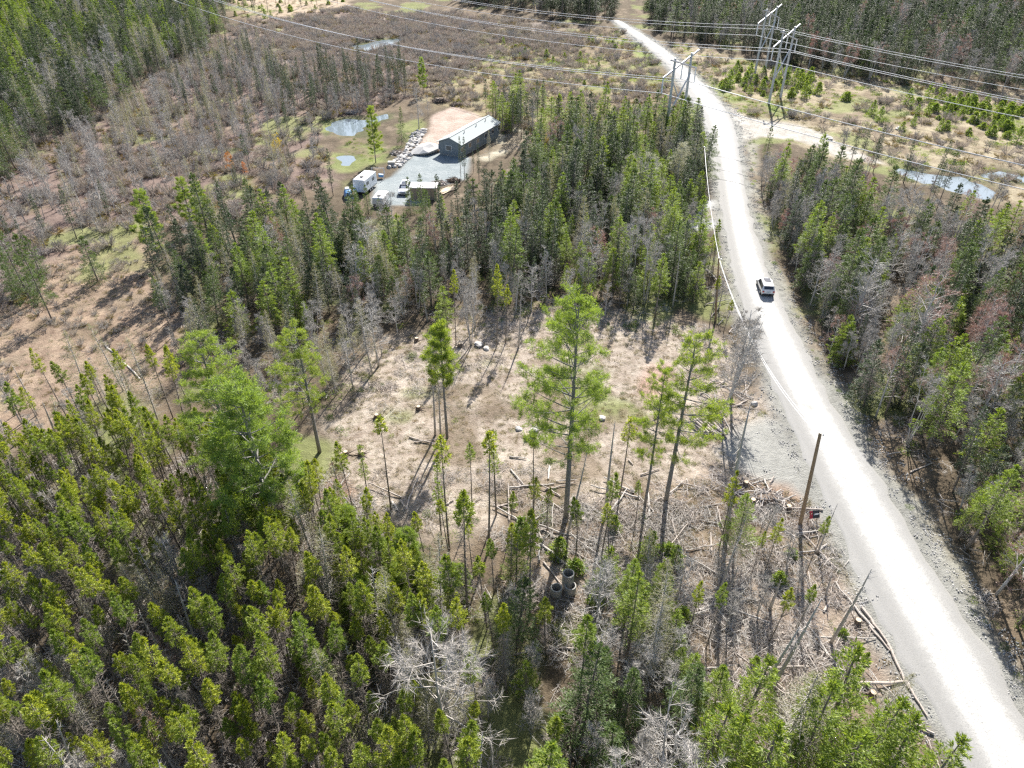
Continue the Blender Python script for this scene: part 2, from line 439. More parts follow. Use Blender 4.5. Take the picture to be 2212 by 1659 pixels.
zone('reddirt', (.27, .17, .12), (.48, .33, .24), .8, 4.5)
zone('reddirt2', (.30, .20, .16), (.46, .34, .28), 1, 2.5)
zone('reddirt3', (.36, .21, .13), (.50, .34, .25), 1, 2.5)
for g in ('green1', 'green2', 'green3', 'green4', 'green5'): zone(g, (.13, .17, .05), (.22, .26, .09), 4, 12)
zone('shoulder_r', (.18, .165, .13), (.31, .30, .25), 1.0, 3)
zone('whitelot', (.28, .26, .18), (.48, .44, .36), 1.5, 5)
zone('pinklot', (.29, .22, .18), (.46, .38, .33), .8, 2)
zone('greylot', (.21, .245, .26), (.30, .33, .34), .8, 2)
for p_ in PONDS:
    k = (1 - sstep(-.5, 2.5, sdf(ZW[p_], fx, fy) + warp * 4))[:, None]
    ca = ca * (1 - k) + np.array((.06, .06, .035)) * k; cb = cb * (1 - k) + np.array((.12, .13, .06)) * k
zone('gravel_entry', (.24, .24, .225), (.34, .34, .32), 1.5, 4.5)
zone('sidedrive', (.36, .37, .37), (.5, .5, .5), 1, 2)
zone('track', (.28, .26, .23), (.48, .46, .42), 1.2, 3)
# patches of bare soil and new grass
for seed_, sc_, col_, lo_ in ((120, 7, (.13, .10, .07), .60), (130, 11, (.15, .17, .065), .60), (140, 3.5, (.17, .135, .10), .66)):
    k = (.75 * sstep(lo_, lo_ + .1, fbm(fx, fy, sc_, seed_)))[:, None]
    for z_ in ('greylot', 'pinklot', 'track', 'gravel_entry'): k = k * sstep(0, 2, sdf(ZW[z_], fx, fy))[:, None]
    ca = ca * (1 - k) + np.array(col_) * k; cb = cb * (1 - k) + np.array(col_) * 1.5 * k
# gravel thrown beside the road
k = (1 - sstep(.0, 2.2, sdf(road_poly, fx, fy) + warp * 2.2))[:, None]
ca = ca * (1 - k) + np.array((.19, .19, .175)) * k; cb = cb * (1 - k) + np.array((.32, .32, .30)) * k
for nm, arr in (('soil', ca), ('soil_b', cb)):
    at = ground.data.attributes.new(nm, 'FLOAT_COLOR', 'POINT')
    at.data.foreach_set('color', np.concatenate([arr, np.ones((len(arr), 1))], 1).ravel())

# ------------------------------------------------------------------ road
NC = 25
mb = MB(); cols = np.linspace(0, 1, NC)
RP = RL[:, None] * (1 - cols)[None, :, None] + RR[:, None] * cols[None, :, None]
edge_n = (fbm(RP[:, :, 0], RP[:, :, 1], 2.0, 60) - .5)
RP = RP + (RR - RL)[:, None] * (edge_n * .22 * np.abs(2 * cols[None] - 1) ** 3)[:, :, None]
zz = terrain(RP[:, :, 0], RP[:, :, 1]) + .03 + .13 * (1 - (2 * cols[None] - 1) ** 4) + edge_n * .03 * 1
zz[:, 0] -= .12; zz[:, -1] -= .12
ii = np.arange(200 * NC).reshape(200, NC)
mb.add(np.concatenate([RP, zz[:, :, None]], -1).reshape(-1, 3), f4=np.stack([ii[:-1, :-1], ii[:-1, 1:], ii[1:, 1:], ii[1:, :-1]], -1).reshape(-1, 4))
m, nt, out = new_mat('road_gravel')
at = N(nt, 'ShaderNodeAttribute', attribute_name='across'); tc = N(nt, 'ShaderNodeTexCoord')
n1 = noise_tex(nt, 1.3, 8, .75, tc.outputs['Object']); n2 = noise_tex(nt, 9, 4, .8, tc.outputs['Object']); n3 = noise_tex(nt, .3, 4, .6, tc.outputs['Object'])
sub = N(nt, 'ShaderNodeMath', operation='SUBTRACT'); nt.links.new(n1, sub.inputs[0]); sub.inputs[1].default_value = .5
mul = N(nt, 'ShaderNodeMath', operation='MULTIPLY_ADD'); nt.links.new(sub.outputs[0], mul.inputs[0]); mul.inputs[1].default_value = .22
nt.links.new(at.outputs['Fac'], mul.inputs[2])
cr = N(nt, 'ShaderNodeValToRGB'); e = cr.color_ramp
e.elements[0].position = 0; e.elements[0].color = (.26, .26, .25, 1)
e.elements[1].position = 1; e.elements[1].color = (.25, .245, .23, 1)
for pos, c_ in ((.05, .26), (.15, .235), (.22, .25), (.29, .30), (.37, .44), (.46, .39), (.54, .44), (.64, .50), (.74, .41), (.83, .29), (.92, .25)):
    el = e.elements.new(pos); el.color = (c_, c_ * .99, c_ * .965, 1)
nt.links.new(mul.outputs[0], cr.inputs[0])
n4 = noise_tex(nt, 3.5, 6, .8, tc.outputs['Object'])
c = mix_rgb(nt, ramp(nt, n2, .48, .72), cr.outputs[0], (.19, .19, .185))
c = mix_rgb(nt, ramp(nt, n4, .60, .70), c, (.17, .165, .15))
c = mix_rgb(nt, ramp(nt, n3, .62, .75), c, (.27, .265, .25))
p = N(nt, 'ShaderNodeBsdfPrincipled'); nt.links.new(c, p.inputs['Base Color']); p.inputs['Roughness'].default_value = .9
bp = N(nt, 'ShaderNodeBump'); bp.inputs['Strength'].default_value = .5; bp.inputs['Distance'].default_value = .05
nt.links.new(n2, bp.inputs['Height']); nt.links.new(bp.outputs[0], p.inputs['Normal']); nt.links.new(p.outputs[0], out.inputs[0])
road = mb.build('road', m, smooth=True); tag(road, kind='structure')
at = road.data.attributes.new('across', 'FLOAT', 'POINT'); at.data.foreach_set('value', np.tile(cols, 200))

# water
m, nt, out = new_mat('pond_water')
p = N(nt, 'ShaderNodeBsdfPrincipled'); p.inputs['Base Color'].default_value = (.16, .20, .225, 1); p.inputs['Roughness'].default_value = .06  # pale blue base stands in for bright cloud reflected in the water
p.inputs['Specular IOR Level'].default_value = 1.0
tc = N(nt, 'ShaderNodeTexCoord'); n = noise_tex(nt, 2.0, 3, .5, tc.outputs['Object'])
bp = N(nt, 'ShaderNodeBump'); bp.inputs['Strength'].default_value = .08; bp.inputs['Distance'].default_value = .05
nt.links.new(n, bp.inputs['Height']); nt.links.new(bp.outputs[0], p.inputs['Normal']); nt.links.new(p.outputs[0], out.inputs[0])
M['water'] = m
for key, nm in (('pond1', 'pond'), ('pond2', 'pond'), ('pond3', 'pond'), ('stream', 'stream_water'), ('stream2', 'stream_water')):
    P = ZW[key]; c0 = P.mean(0)
    P2 = resample(np.concatenate([P, P[:1]]), 60)[:-1]
    P2 = c0 + (P2 - c0) * 1.10
    V = np.concatenate([np.c_[P2, np.full(len(P2), -.16)], [[c0[0], c0[1], -.16]]])
    mb = MB().add(V, f3=[(i, (i + 1) % len(P2), len(P2)) for i in range(len(P2))])
    tag(mb.build(nm, m), kind='structure')

# ------------------------------------------------------------------ tree meshes
def trunk_pts(H, rng, bend=.02, n=7):
    z = np.linspace(0, H, n); a = rng.uniform(0, 6.28); w = rng.normal(0, bend * H, 2)
    return np.stack([w[0] * np.sin(z / H * 2.2 + a) - w[0] * math.sin(a), w[1] * np.sin(z / H * 2.6 + a) - w[1] * math.sin(a), z], 1)
def at_h(tp, z):
    return np.array([np.interp(z, tp[:, 2], tp[:, 0]), np.interp(z, tp[:, 2], tp[:, 1]), z])
def conifer(seed, H, zb, Rm, shape, nwh, nbr, nbl, bl=.26, bw=.07, r0=.09, droop=0.0, dead_from=.12, ndead=60, upsweep=.5, gap=0.0, bend=.012, flat=.5):
    """returns trunk mesh builder and crown mesh builder"""
    rng = np.random.default_rng(seed)
    tp = trunk_pts(H, rng, bend); tr = MB(); cr = MB()
    tube(tr, tp, r0 * (1 - tp[:, 2] / H) ** .8 + .012, 6)
    # bare dead branches under the crown
    z = rng.uniform(dead_from * H, max(zb + .25 * (H - zb), dead_from * H + .5), ndead)
    th = rng.uniform(0, 6.28, ndead); P0 = np.array([at_h(tp, q) for q in z])
    L = rng.uniform(.35, 1.0, ndead) * max(Rm, .95) * .9
    D = unit(np.stack([np.cos(th), np.sin(th), rng.uniform(-.45, .15, ndead)], 1))
    mid = P0 + D * L[:, None] * .55; end = mid + unit(D + rng.normal(0, .25, D.shape)) * L[:, None] * .45
    sticks(tr, P0, mid, .013, .009); sticks(tr, mid, end, .009, .004)
    sb = np.repeat(mid, 3, 0); sd = np.repeat(D, 3, 0) + rng.normal(0, .6, (len(sb), 3))
    blades(tr, sb, sd, rng.uniform(.2, .5, len(sb)) * min(Rm, 1.2), .02, rng, False)
    # live crown
    P, D, Ls = [], [], []
    B0, B1 = [], []
    for i in range(nwh):
        u = (i + rng.uniform(-.3, .3)) / nwh            # 0 bottom .. 1 top
        u = min(max(u, 0), .985); zc = zb + (H - zb) * u
        rr = Rm * shape(u)
        k = max(3, int(round(nbr * (.6 + .4 * shape(u)))))
        off = rng.uniform(0, 6.28)
        for j in range(k):
            if rng.random() < gap: continue
            a = off + j * 6.283 / k + rng.normal(0, .25); L = rr * rng.uniform(.65, 1.15)
            el = upsweep * u - droop * (1 - u) + rng.normal(0, .12)
            d = np.array([math.cos(a) * math.cos(el), math.sin(a) * math.cos(el), math.sin(el)])
            p0 = at_h(tp, zc); p1 = p0 + d * L; B0.append(p0); B1.append(p1)
            n = max(2, int(nbl * (.35 + .65 * L / Rm)))
            s = rng.uniform(.22, 1.0, n) ** .75
            side = np.array([-math.sin(a), math.cos(a), 0])
            w = (1.05 - s) * L * .42
            q = p0 + d * (s * L)[:, None] + side * (rng.uniform(-1, 1, n) * w)[:, None]
            q[:, 2] += rng.normal(0, .05 + .03 * L, n) - .05 * s * L
            dd = d * .8 + side * rng.normal(0, .8, n)[:, None] + rng.normal(0, flat, (n, 3))
            dd[:, 2] += .15
            P.append(q); D.append(dd); Ls.append(rng.uniform(.7, 1.25, n) * bl)
    # leader
    n = max(10, nbl * 2); zt = rng.uniform(H - max(.5, (H - zb) * .14), H, n)
    q = np.array([at_h(tp, v) for v in zt]); dd = rng.normal(0, .8, (n, 3)); dd[:, 2] = abs(dd[:, 2]) + .4
    P.append(q); D.append(dd); Ls.append(np.full(n, bl * .9))
    sticks(cr if False else tr, B0, B1, .014, .005)
    P, D, Ls = np.concatenate(P), np.concatenate(D), np.concatenate(Ls)
    blades(cr, P, D, Ls, bw * rng.uniform(.7, 1.3, len(P)), rng)
    return tr, cr
def tuft(u): return (1 - u) ** .85 * (.70 + .42 * math.sin(min(1, u * 2.4) * math.pi / 2)) + .05
def cone(u): return (1 - u) ** .8 + .06
def column(u): return ((1 - u) ** .5) * .9 + .08
def ragged(u): return (.55 + .45 * math.sin(u * 9)) * (1 - u) ** .5 + .15

def pine_tree(seed, H, zb, Rm, nl=46, dens=1.0, r0=.24, narrow=False, bw=.030):
    rng = np.random.default_rng(seed); tp = trunk_pts(H, rng, .008, 9); tr = MB(); cr = MB()
    tube(tr, tp, r0 * (1 - tp[:, 2] / H) ** .75 + .02, 8)
    nd = 26; z = rng.uniform(.25 * H, zb + 2, nd); th = rng.uniform(0, 6.28, nd)
    P0 = np.array([at_h(tp, q) for q in z]); D = np.stack([np.cos(th), np.sin(th), rng.uniform(-.3, .3, nd)], 1)
    sticks(tr, P0, P0 + D * rng.uniform(.5, 1.8, (nd, 1)), .03, .008)
    P, D, Ls = [], [], []
    for i in range(nl):
        nlev = max(6, int((H - zb) / .85)); u = (round(i / nl * nlev) + rng.normal(0, .10)) / nlev; u = min(max(u, 0), .98)
        zc = zb + (H - zb) * u
        lay = .80 + .26 * math.sin(i * 2.4 + seed)
        L = Rm * lay * (min(1, .55 + u * 1.6) * (1 - u) ** .55 + .10) * rng.uniform(.75, 1.15)
        a = i * 2.399 + rng.normal(0, .35); el = rng.normal(.12 + .45 * u, .14)
        d = np.array([math.cos(a) * math.cos(el), math.sin(a) * math.cos(el), math.sin(el)])
        p0 = at_h(tp, zc); n = 6; s = np.linspace(0, 1, n)
        pts = p0 + d * (s * L)[:, None]; pts[:, 2] += .18 * L * s ** 2 - .08 * L * s
        tube(tr, pts, (.018 + .012 * L) * (1 - s) + .008, 4, cap=False)
        side = np.array([-math.sin(a), math.cos(a), 0])
        ns = max(4, int(7 * L / 2.2))
        for t in rng.uniform(.3, 1.0, ns):
            b0 = np.array([np.interp(t, s, pts[:, c]) for c in range(3)])
            sd = d * rng.uniform(.3, 1) + side * rng.choice([-1, 1]) * rng.uniform(.4, 1.1); sd[2] += rng.uniform(-.05, .18)
            sl = L * rng.uniform(.18, .42) * (1.25 - t) + .3; b1 = b0 + unit(sd) * sl
            sticks(tr, [b0], [b1], .016, .006)
            nt_ = max(3, int(5 * dens * (sl + .4)))
            for q in rng.uniform(.3, 1.05, nt_):
                c = b0 + (b1 - b0) * q + rng.normal(0, .13, 3) * [1, 1, .6]
                k = 22; dd = rng.normal(0, 1, (k, 3)) + unit(sd) * .5; dd[:, 2] += .35
                P.append(c + rng.normal(0, .07, (k, 3))); D.append(dd); Ls.append(rng.uniform(.18, .36, k))
    P, D, Ls = np.concatenate(P), np.concatenate(D), np.concatenate(Ls)
    blades(cr, P, D, Ls, bw * rng.uniform(.7, 1.3, len(P)), rng)
    return tr, cr
def bare_tree(seed, H, Rm, stems=1, lev=3, fine=9, zb=.35, r0=.11, spread=.5, up=.6, tw=.018, budfrac=0):
    """grey leafless crown; the finest twigs are the crown part"""
    rng = np.random.default_rng(seed); tr = MB(); cr = MB()
    T0, TD, TL = [], [], []
    for s_ in range(stems):
        a = rng.uniform(0, 6.28); lean = (rng.uniform(.06, .22) if stems > 1 else .02)
        k = 7; z = np.linspace(0, H * rng.uniform(.82, 1), k); rad = lean * z + rng.normal(0, .06, k) * (z > 0)
        tp = np.stack([np.cos(a) * rad + .12 * np.cos(a) * (stems > 1), np.sin(a) * rad + .12 * np.sin(a) * (stems > 1), z], 1)
        tube(tr, tp, r0 / math.sqrt(stems) * (1 - z / z[-1]) ** .8 + .014, 6)
        nb = int(26 / math.sqrt(stems))
        L0, L1, RR0, RR1 = [], [], [], []
        for i in range(nb):
            u = rng.uniform(zb, .97); p0 = at_h(tp, z[-1] * u) if False else np.array([np.interp(z[-1] * u, tp[:, 2], tp[:, c]) for c in range(3)])
            a2 = rng.uniform(0, 6.28); el = rng.uniform(.2, 1.0) * up + u * .35
            d = np.array([math.cos(a2) * math.cos(el), math.sin(a2) * math.cos(el), math.sin(el)])
            Lb = Rm * (1.15 - .75 * u) * rng.uniform(.7, 1.15) / (1 if stems == 1 else 1.5)
            cur = [(p0, d, Lb, .014 + .012 * Lb)]
            for lv in range(lev):
                nxt = []
                for (p, dd, L, r) in cur:
                    e = p + dd * L * .55
                    L0.append(p); L1.append(e); RR0.append(r); RR1.append(r * .65)
                    for _ in range(2 if rng.random() < .55 else 3):
                        nd = unit(dd + rng.normal(0, spread, 3) + np.array([0, 0, .12]))
                        nxt.append((e if rng.random() < .6 else p + dd * L * .3, nd, L * .62, r * .6))
                cur = nxt
            for (p, dd, L, r) in cur:
                for _ in range(fine):
                    T0.append(p + dd * L * rng.uniform(0, .6)); TD.append(unit(dd + rng.normal(0, .55, 3) + [0, 0, .1])); TL.append(rng.uniform(.25, .6) * (.5 + Rm * .18))
        sticks(tr, L0, L1, RR0, RR1)
    T0, TD, TL = np.array(T0), np.array(TD), np.array(TL)
    blades(cr, T0, TD, TL, tw * rng.uniform(.8, 1.4, len(T0)), rng, False)
    if budfrac:
        n = int(len(T0) * budfrac); i = rng.integers(0, len(T0), n)
        e = T0[i] + TD[i] * TL[i][:, None] * rng.uniform(.6, 1, n)[:, None]
        blades(cr, e, rng.normal(0, 1, (n, 3)), rng.uniform(.06, .11, n), .07, rng)
    return tr, cr

KIND = {}   # kind -> list of (trunk mesh, crown mesh, H)
def variants(kind, name, items, bark, leaf):
    L = []
    for H, (tr, cr) in items:
            L.append((tr.mesh('trunk', M[bark], True), cr.mesh('crown', M[leaf]), H))
    KIND[kind] = (name, L)
variants('spruce', 'spruce_tree', [(h, conifer(s, h, h * zb, r, tuft, nw, 7, int(nb * 1.15), .19, .05, .07, .1, .1, 150, .85, .14, .012, .4)) for s, h, zb, r, nw, nb in
    ((1, 10.5, .74, .80, 8, 56), (2, 11.5, .70, .84, 9, 54), (3, 9.6, .77, .66, 7, 52), (4, 11.0, .65, .92, 11, 50), (5, 10.0, .73, .74, 8, 54), (6, 8.6, .71, .78, 8, 54), (7, 11.8, .79, .66, 7, 54), (8, 9.2, .62, 1.0, 10, 50), (9, 10.2, .71, .88, 8, 52), (10, 11.2, .75, .72, 8, 54))], 'bark', 'spruce')
variants('fir', 'fir_tree', [(h, conifer(s, h, h * zb, r, cone, int(nw * .68), 9, int(nb * 1.9), .26, .065, .12, .22, .05, 50, .5, .18, .012, .32)) for s, h, zb, r, nw, nb in
    ((21, 13.0, .14, 2.5, 30, 32), (22, 11.0, .10, 2.4, 27, 30), (23, 14.0, .26, 2.2, 30, 32), (24, 12.0, .34, 2.0, 24, 32), (25, 9.0, .06, 2.2, 22, 30))], 'bark', 'fir')
variants('brightfir', 'fir_tree', [(h, conifer(s, h, h * zb, r, cone, int(nw * .7), 9, int(nb * 1.9), .26, .06, .12, .18, .05, 50, .6, .2, .012, .32)) for s, h, zb, r, nw, nb in
    ((121, 12.0, .34, 2.0, 24, 28), (122, 10.0, .2, 1.9, 22, 28), (123, 13.0, .46, 1.7, 22, 28), (124, 9.0, .25, 1.8, 20, 28), (125, 7.5, .06, 1.9, 20, 28))], 'bark', 'brightfir')
KIND['darkfir'] = ('fir_tree', [])
for _k in ('fir',):
    for (tm_, cm_, h_) in KIND[_k][1]:
        c2_ = cm_.copy(); c2_.materials.clear(); c2_.materials.append(M['darkfir']); KIND['darkfir'][1].append((tm_, c2_, h_))
variants('polespruce', 'spruce_tree', [(h, conifer(s, h, h * zb, r, f, nw, 6, nb, .22, .07, .07, .0, .25, 26, .5, .1)) for s, h, zb, r, f, nw, nb in
    ((31, 9.5, .86, .55, tuft, 6, 20), (32, 10.0, .80, .65, tuft, 8, 18), (33, 9.0, .55, .6, ragged, 12, 12), (34, 8.5, .75, .7, column, 9, 18))], 'bark', 'spruce')
variants('thinspruce', 'spruce_tree', [(h, conifer(s, h, h * zb, r, column, nw, 6, nb, .24, .08, .09, .3, .1, 50, .4, .15)) for s, h, zb, r, nw, nb in
    ((35, 11.0, .35, .85, 22, 16), (36, 12.5, .45, .8, 22, 16), (37, 9.5, .30, .75, 20, 14), (38, 10.5, .5, .95, 18, 18))], 'bark', 'darkfir')
variants('pine', 'pine_tree', [(20.0, pine_tree(41, 20, 6.6, 4.9, 72, .72)), (18.0, pine_tree(42, 18, 6.8, 3.8, 52, .72, .2)), (13.0, pine_tree(43, 13, 2.6, 3.4, 58, 1.2, .16)), (12.0, pine_tree(44, 12, 6.2, 2.0, 40, 1.5, .14)), (5.0, pine_tree(45, 5, .3, 1.9, 34, 1.5, .08)), (6.5, pine_tree(46, 6.5, .5, 2.1, 40, 1.4, .09))], 'bark_pine', 'pine')
variants('larch', 'larch_tree', [(h, conifer(s, h, h * .28, r, cone, 24, 7, 22, .20, .035, .09, .05, .1, 60, .5, .1, .015, .8)) for s, h, r in ((51, 10.5, 1.7), (52, 9.0, 1.4), (53, 11.5, 1.9))], 'twig', 'larch')
variants('bare', 'bare_tree', [(h, bare_tree(s, h, r, st, 3, fi, zb)) for s, h, r, st, fi, zb in ((61, 10, 3.0, 1, 5, .3), (62, 9, 2.4, 3, 4, .3), (63, 8, 2.0, 1, 5, .3), (64, 10.5, 2.2, 4, 4, .45))], 'bark_pale', 'twig')
variants('greybare', 'bare_tree', [(h, bare_tree(s, h, r, st, 3, fi, zb, .09, .45, .7, .02)) for s, h, r, st, fi, zb in ((65, 8.0, 1.6, 1, 6, .3), (66, 7.0, 1.5, 2, 5, .25), (67, 9.0, 1.5, 1, 5, .35))], 'twig', 'twig')
variants('maple', 'maple_tree', [(h, bare_tree(s, h, r, st, 3, 5, .3, .11, .5, .6, .02, .25)) for s, h, r, st in ((71, 9.5, 2.8, 1), (72, 8.5, 2.2, 3))], 'bark_pale', 'twig_red')
variants('aspen', 'aspen_tree', [(h, bare_tree(s, h, r, st, 3, 5, .35, .10, .5, .7, .025, .9)) for s, h, r, st in ((81, 11, 2.6, 1), (82, 10, 2.3, 2))], 'bark_pale', 'catkin')
variants('deadred', 'dead_spruce', [(9.5, conifer(91, 9.5, 5.2, 1.1, tuft, 14, 8, 14, .22, .03, .08, .1, .1, 80, .6, .1))], 'dead', 'dead_red')
variants('whitedead', 'dead_tree', [(12.0, bare_tree(95, 12, 3.9, 1, 4, 4, .38, .13, .40, .32, .018)), (8.0, bare_tree(96, 8, 3.0, 3, 3, 5, .25, .10, .42, .6, .02))], 'dead', 'dead')
variants('yellow', 'birch_tree', [(8.0, bare_tree(97, 8, 1.8, 1, 3, 4, .4, .08, .5, .7, .02, 1.6))], 'bark_pale', 'yellowleaf')
variants('orange', 'birch_tree', [(7.0, bare_tree(98, 7, 1.4, 1, 3, 3, .4, .07, .5, .7, .02, 1.4))], 'bark_pale', 'orangeleaf')
def snag_mesh(seed, H, r0, nb, lb):
    rng = np.random.default_rng(seed); tr = MB(); tp = trunk_pts(H, rng, .01)
    tube(tr, tp, r0 * (1 - tp[:, 2] / H) ** .8 + .02, 7); cr = MB()
    z = rng.uniform(.35 * H, .98 * H, nb); th = rng.uniform(0, 6.28, nb); P0 = np.array([at_h(tp, q) for q in z])
    D = np.stack([np.cos(th), np.sin(th), rng.uniform(-.2, .5, nb)], 1)
    sticks(cr, P0, P0 + D * rng.uniform(.2, 1, (nb, 1)) * lb, .018, .005)
    return tr, cr
variants('snag', 'dead_tree', [(11.0, snag_mesh(101, 11, .13, 60, .7)), (8.0, snag_mesh(102, 8, .11, 30, .8)), (5.0, snag_mesh(103, 5, .16, 12, .5))], 'dead', 'dead')
variants('shrub', 'green_shrub', [(h, conifer(s, h, .1, r, cone, 9, 8, 26, .26, .11, .05, .1, .0, 4, .6, .05)) for s, h, r in ((111, 1.8, 1.1), (112, 2.5, 1.2), (113, 1.4, 1.3), (114, 3.4, 1.3))], 'bark', 'shrubleaf')
def bush(seed, H, Rm, n, w, leafy=0):
    rng = np.random.default_rng(seed); tr = MB(); cr = MB(); k = 26
    a = rng.uniform(0, 6.28, k); P0 = np.c_[np.cos(a) * .15 * Rm, np.sin(a) * .15 * Rm, np.zeros(k)]
    e = P0 + np.c_[np.cos(a) * rng.uniform(.2, .9, k) * Rm, np.sin(a) * rng.uniform(.2, .9, k) * Rm, rng.uniform(.5, .9, k) * H]
    sticks(tr, P0, e, .02, .008)
    i = rng.integers(0, k, n); t = rng.uniform(.3, 1, n)[:, None]; q = P0[i] * (1 - t) + e[i] * t
    D = (e - P0)[i] / H + rng.normal(0, .7, (n, 3)); blades(cr, q, D, rng.uniform(.25, .6, n) * H ** .5 * .8, w, rng, False)
    return tr, cr

# ------------------------------------------------------------------ placing trees
for k_, (nm_, L_) in KIND.items():
    for v_ in L_:
        v_[0].name = 'trunk'; v_[1].name = 'crown'
PLACED = []      # world xy, radius : keep others away from named trees
PROTO = {}
def place(kind, vi, x, y, scale, rz, tilt, label, cat, group=None, wide=1.0):
    nm, L = KIND[kind]; tm, cm, H = L[vi]
    t = bpy.data.objects.new(nm, None); sc.collection.objects.link(t); t.empty_display_size = .3
    t.location = (x, y, tz(x, y) - .05)
    t.rotation_euler = (tilt[0], tilt[1], rz); t.scale = (scale * wide, scale * wide, scale)
    a = bpy.data.objects.new('trunk', tm); sc.collection.objects.link(a); a.parent = t
    b = bpy.data.objects.new('crown', cm); sc.collection.objects.link(b); b.parent = t
    tag(t, label, cat, group)
    if (kind, vi) not in PROTO: PROTO[(kind, vi)] = (a, b)
    return t
CATS = dict(darkfir='fir tree', brightfir='fir tree', spruce='spruce tree', fir='fir tree', polespruce='spruce tree', thinspruce='spruce tree', pine='pine tree', larch='larch tree', bare='bare tree', greybare='bare tree', maple='maple tree', aspen='aspen tree', deadred='dead tree', whitedead='dead tree', yellow='birch tree', orange='birch tree', snag='dead tree', shrub='shrub')
def hero(kind, vi, bx, by, ty, label, wide=1.0, tilt=None, scale=None):
    X, Y = ground_at(bx, by); H = KIND[kind][1][vi][2]
    s = scale or height_for(bx, by, ty) / H
    PLACED.append((X, Y, .8 + s * .5))
    tl = tilt or (R.gauss(0, .012), R.gauss(0, .012))
    return place(kind, vi, X, Y, s, R.uniform(0, 6.28), tl, label, CATS[kind], None, wide)

# trees that stand out one by one
hero('pine', 0, 1222, 1125, 648, 'tallest white pine, standing alone in the middle of the clearing', .88)
hero('pine', 1, 1437, 1090, 732, 'tall pine with yellow-green crown beside the gravel road entry')
hero('pine', 1, 1392, 1098, 800, 'thinner pine with a see-through crown, left of the road-side pine', .72)
hero('pine', 3, 966, 945, 705, 'small bright pine with a long bare trunk at the centre-left of the clearing', .9)
hero('pine', 0, 540, 1110, 735, 'broad tall pine rising over the dense spruce stand on the left', 1.0)
hero('pine', 1, 690, 975, 705, 'yellow-green pine at the left edge of the clearing', 1.1)
hero('pine', 2, 610, 1190, 830, 'wide low-branched pine in front of the two tall left pines', 1.1)
hero('pine', 2, 345, 565, 412, 'yellow pine standing apart on the tan marsh edge', .85)
hero('pine', 2, 420, 500, 388, 'bushy pine at the left end of the middle wood', .95)
hero('pine', 2, 452, 520, 398, 'second bushy pine beside the one at the left end of the wood', .9)
hero('pine', 2, 812, 353, 232, 'tall lone pine between the two ponds by the house lot', .72)
hero('fir', 0, 868, 312, 228, 'dark fir beside the lone pine, next to the boulder row', .8)
hero('pine', 2, 915, 205, 125, 'pale open pine on the heath above the house lot', .7)
hero('fir', 1, 70, 655, 480, 'leftmost dark fir of the clump in the tan marsh', .9)
hero('fir', 2, 112, 690, 500, 'tallest dark fir of the clump in the tan marsh', .9)
hero('fir', 4, 42, 640, 545, 'short fir at the left foot of the marsh clump', 1.0)
hero('fir', 4, 92, 600, 508, 'small fir at the back of the marsh clump', 1.0)
hero('fir', 4, 212, 608, 508, 'lone small fir between marsh clump and middle wood', 1.1)
hero('spruce', 1, 985, 745, 582, 'left spruce of the small group at the back of the clearing', .9)
hero('bare', 1, 1018, 748, 588, 'grey leafless tree between two spruces at the back of the clearing', .85)
hero('spruce', 3, 1073, 748, 568, 'right spruce of the small group at the back of the clearing', .8)
hero('snag', 0, 1120, 750, 618, 'dead tree just right of the spruce group at the back of the clearing')
hero('spruce', 5, 1092, 740, 615, 'short spruce leaning on the back-of-clearing group', .8)
for i, (a, b, c, vi, lb) in enumerate(((845, 1105, 900, 0, 'single pole spruce with a tiny tuft, left foreground of the clearing'), (1056, 1190, 944, 0, 'pole spruce with a dark round tuft near the clearing centre'), (971, 1190, 945, 1, 'pole spruce with a wide tuft below the small bright pine'), (1020, 1110, 958, 1, 'short tufted spruce between two pole spruces in the clearing'), (1072, 1115, 930, 2, 'slim ragged spruce leaning right of the dark round tuft'), (1152, 1105, 945, 0, 'straight pole spruce just left of the tallest pine'), (1338, 1075, 905, 3, 'dark column spruce right of the tallest pine'), (955, 1180, 1008, 2, 'short ragged spruce below the small bright pine'), (800, 1110, 965, 2, 'thin ragged spruce at the left corner of the clearing'), (1150, 1180, 1040, 3, 'dark young spruce in front of the tallest pine'))):
    hero('polespruce', vi, a, b, c, lb)
hero('snag', 0, 1307, 1110, 912, 'bare pole trunk between the tallest pine and the column spruce')
hero('snag', 0, 940, 940, 775, 'thin dead trunk left of the small bright pine')
hero('snag', 0, 952, 945, 800, 'second thin dead trunk beside the small bright pine')
hero('snag', 1, 1568, 1160, 892, 'thin dead tree leaning right beside the gravel entry', 1, (0, .08))
hero('snag', 1, 1572, 1120, 945, 'second thin dead tree leaning right beside the gravel entry', 1, (0, .10))
hero('spruce', 7, 1552, 1190, 1020, 'bushy spruce at the foot of the two leaning dead trees', .7)
hero('snag', 0, 1793, 1392, 1193, 'long dead pole leaning toward the road', 1, (-.06, .16))
hero('snag', 2, 1828, 1448, 1378, 'short broken dead trunk beside the road', 1, (0, .2))
hero('snag', 1, 1660, 1500, 1300, 'dead leaning trunk among the lower right spruces', 1, (0, .14))
hero('snag', 1, 1612, 1530, 1330, 'second dead leaning trunk among the lower right spruces', 1, (0, .14))
hero('whitedead', 0, 967, 1640, 1385, 'large silver dead tree with spreading branches at the bottom centre', 1.0)
hero('whitedead', 1, 1418, 1790, 1580, 'silver dead tree at the bottom edge, right of centre', 1.0)
hero('larch', 2, 1402, 1478, 1290, 'tall grey wispy larch right of the concrete rings', 1.1)
hero('larch', 0, 1680, 1640, 1455, 'wide grey-green wispy tree above the bright firs at lower right', 1.6)
hero('bare', 3, 1958, 965, 790, 'clump of pale birch stems beside the road, right side', .9)
hero('bare', 0, 2095, 945, 775, 'widely spreading bare grey tree in the right wood', 1.1)
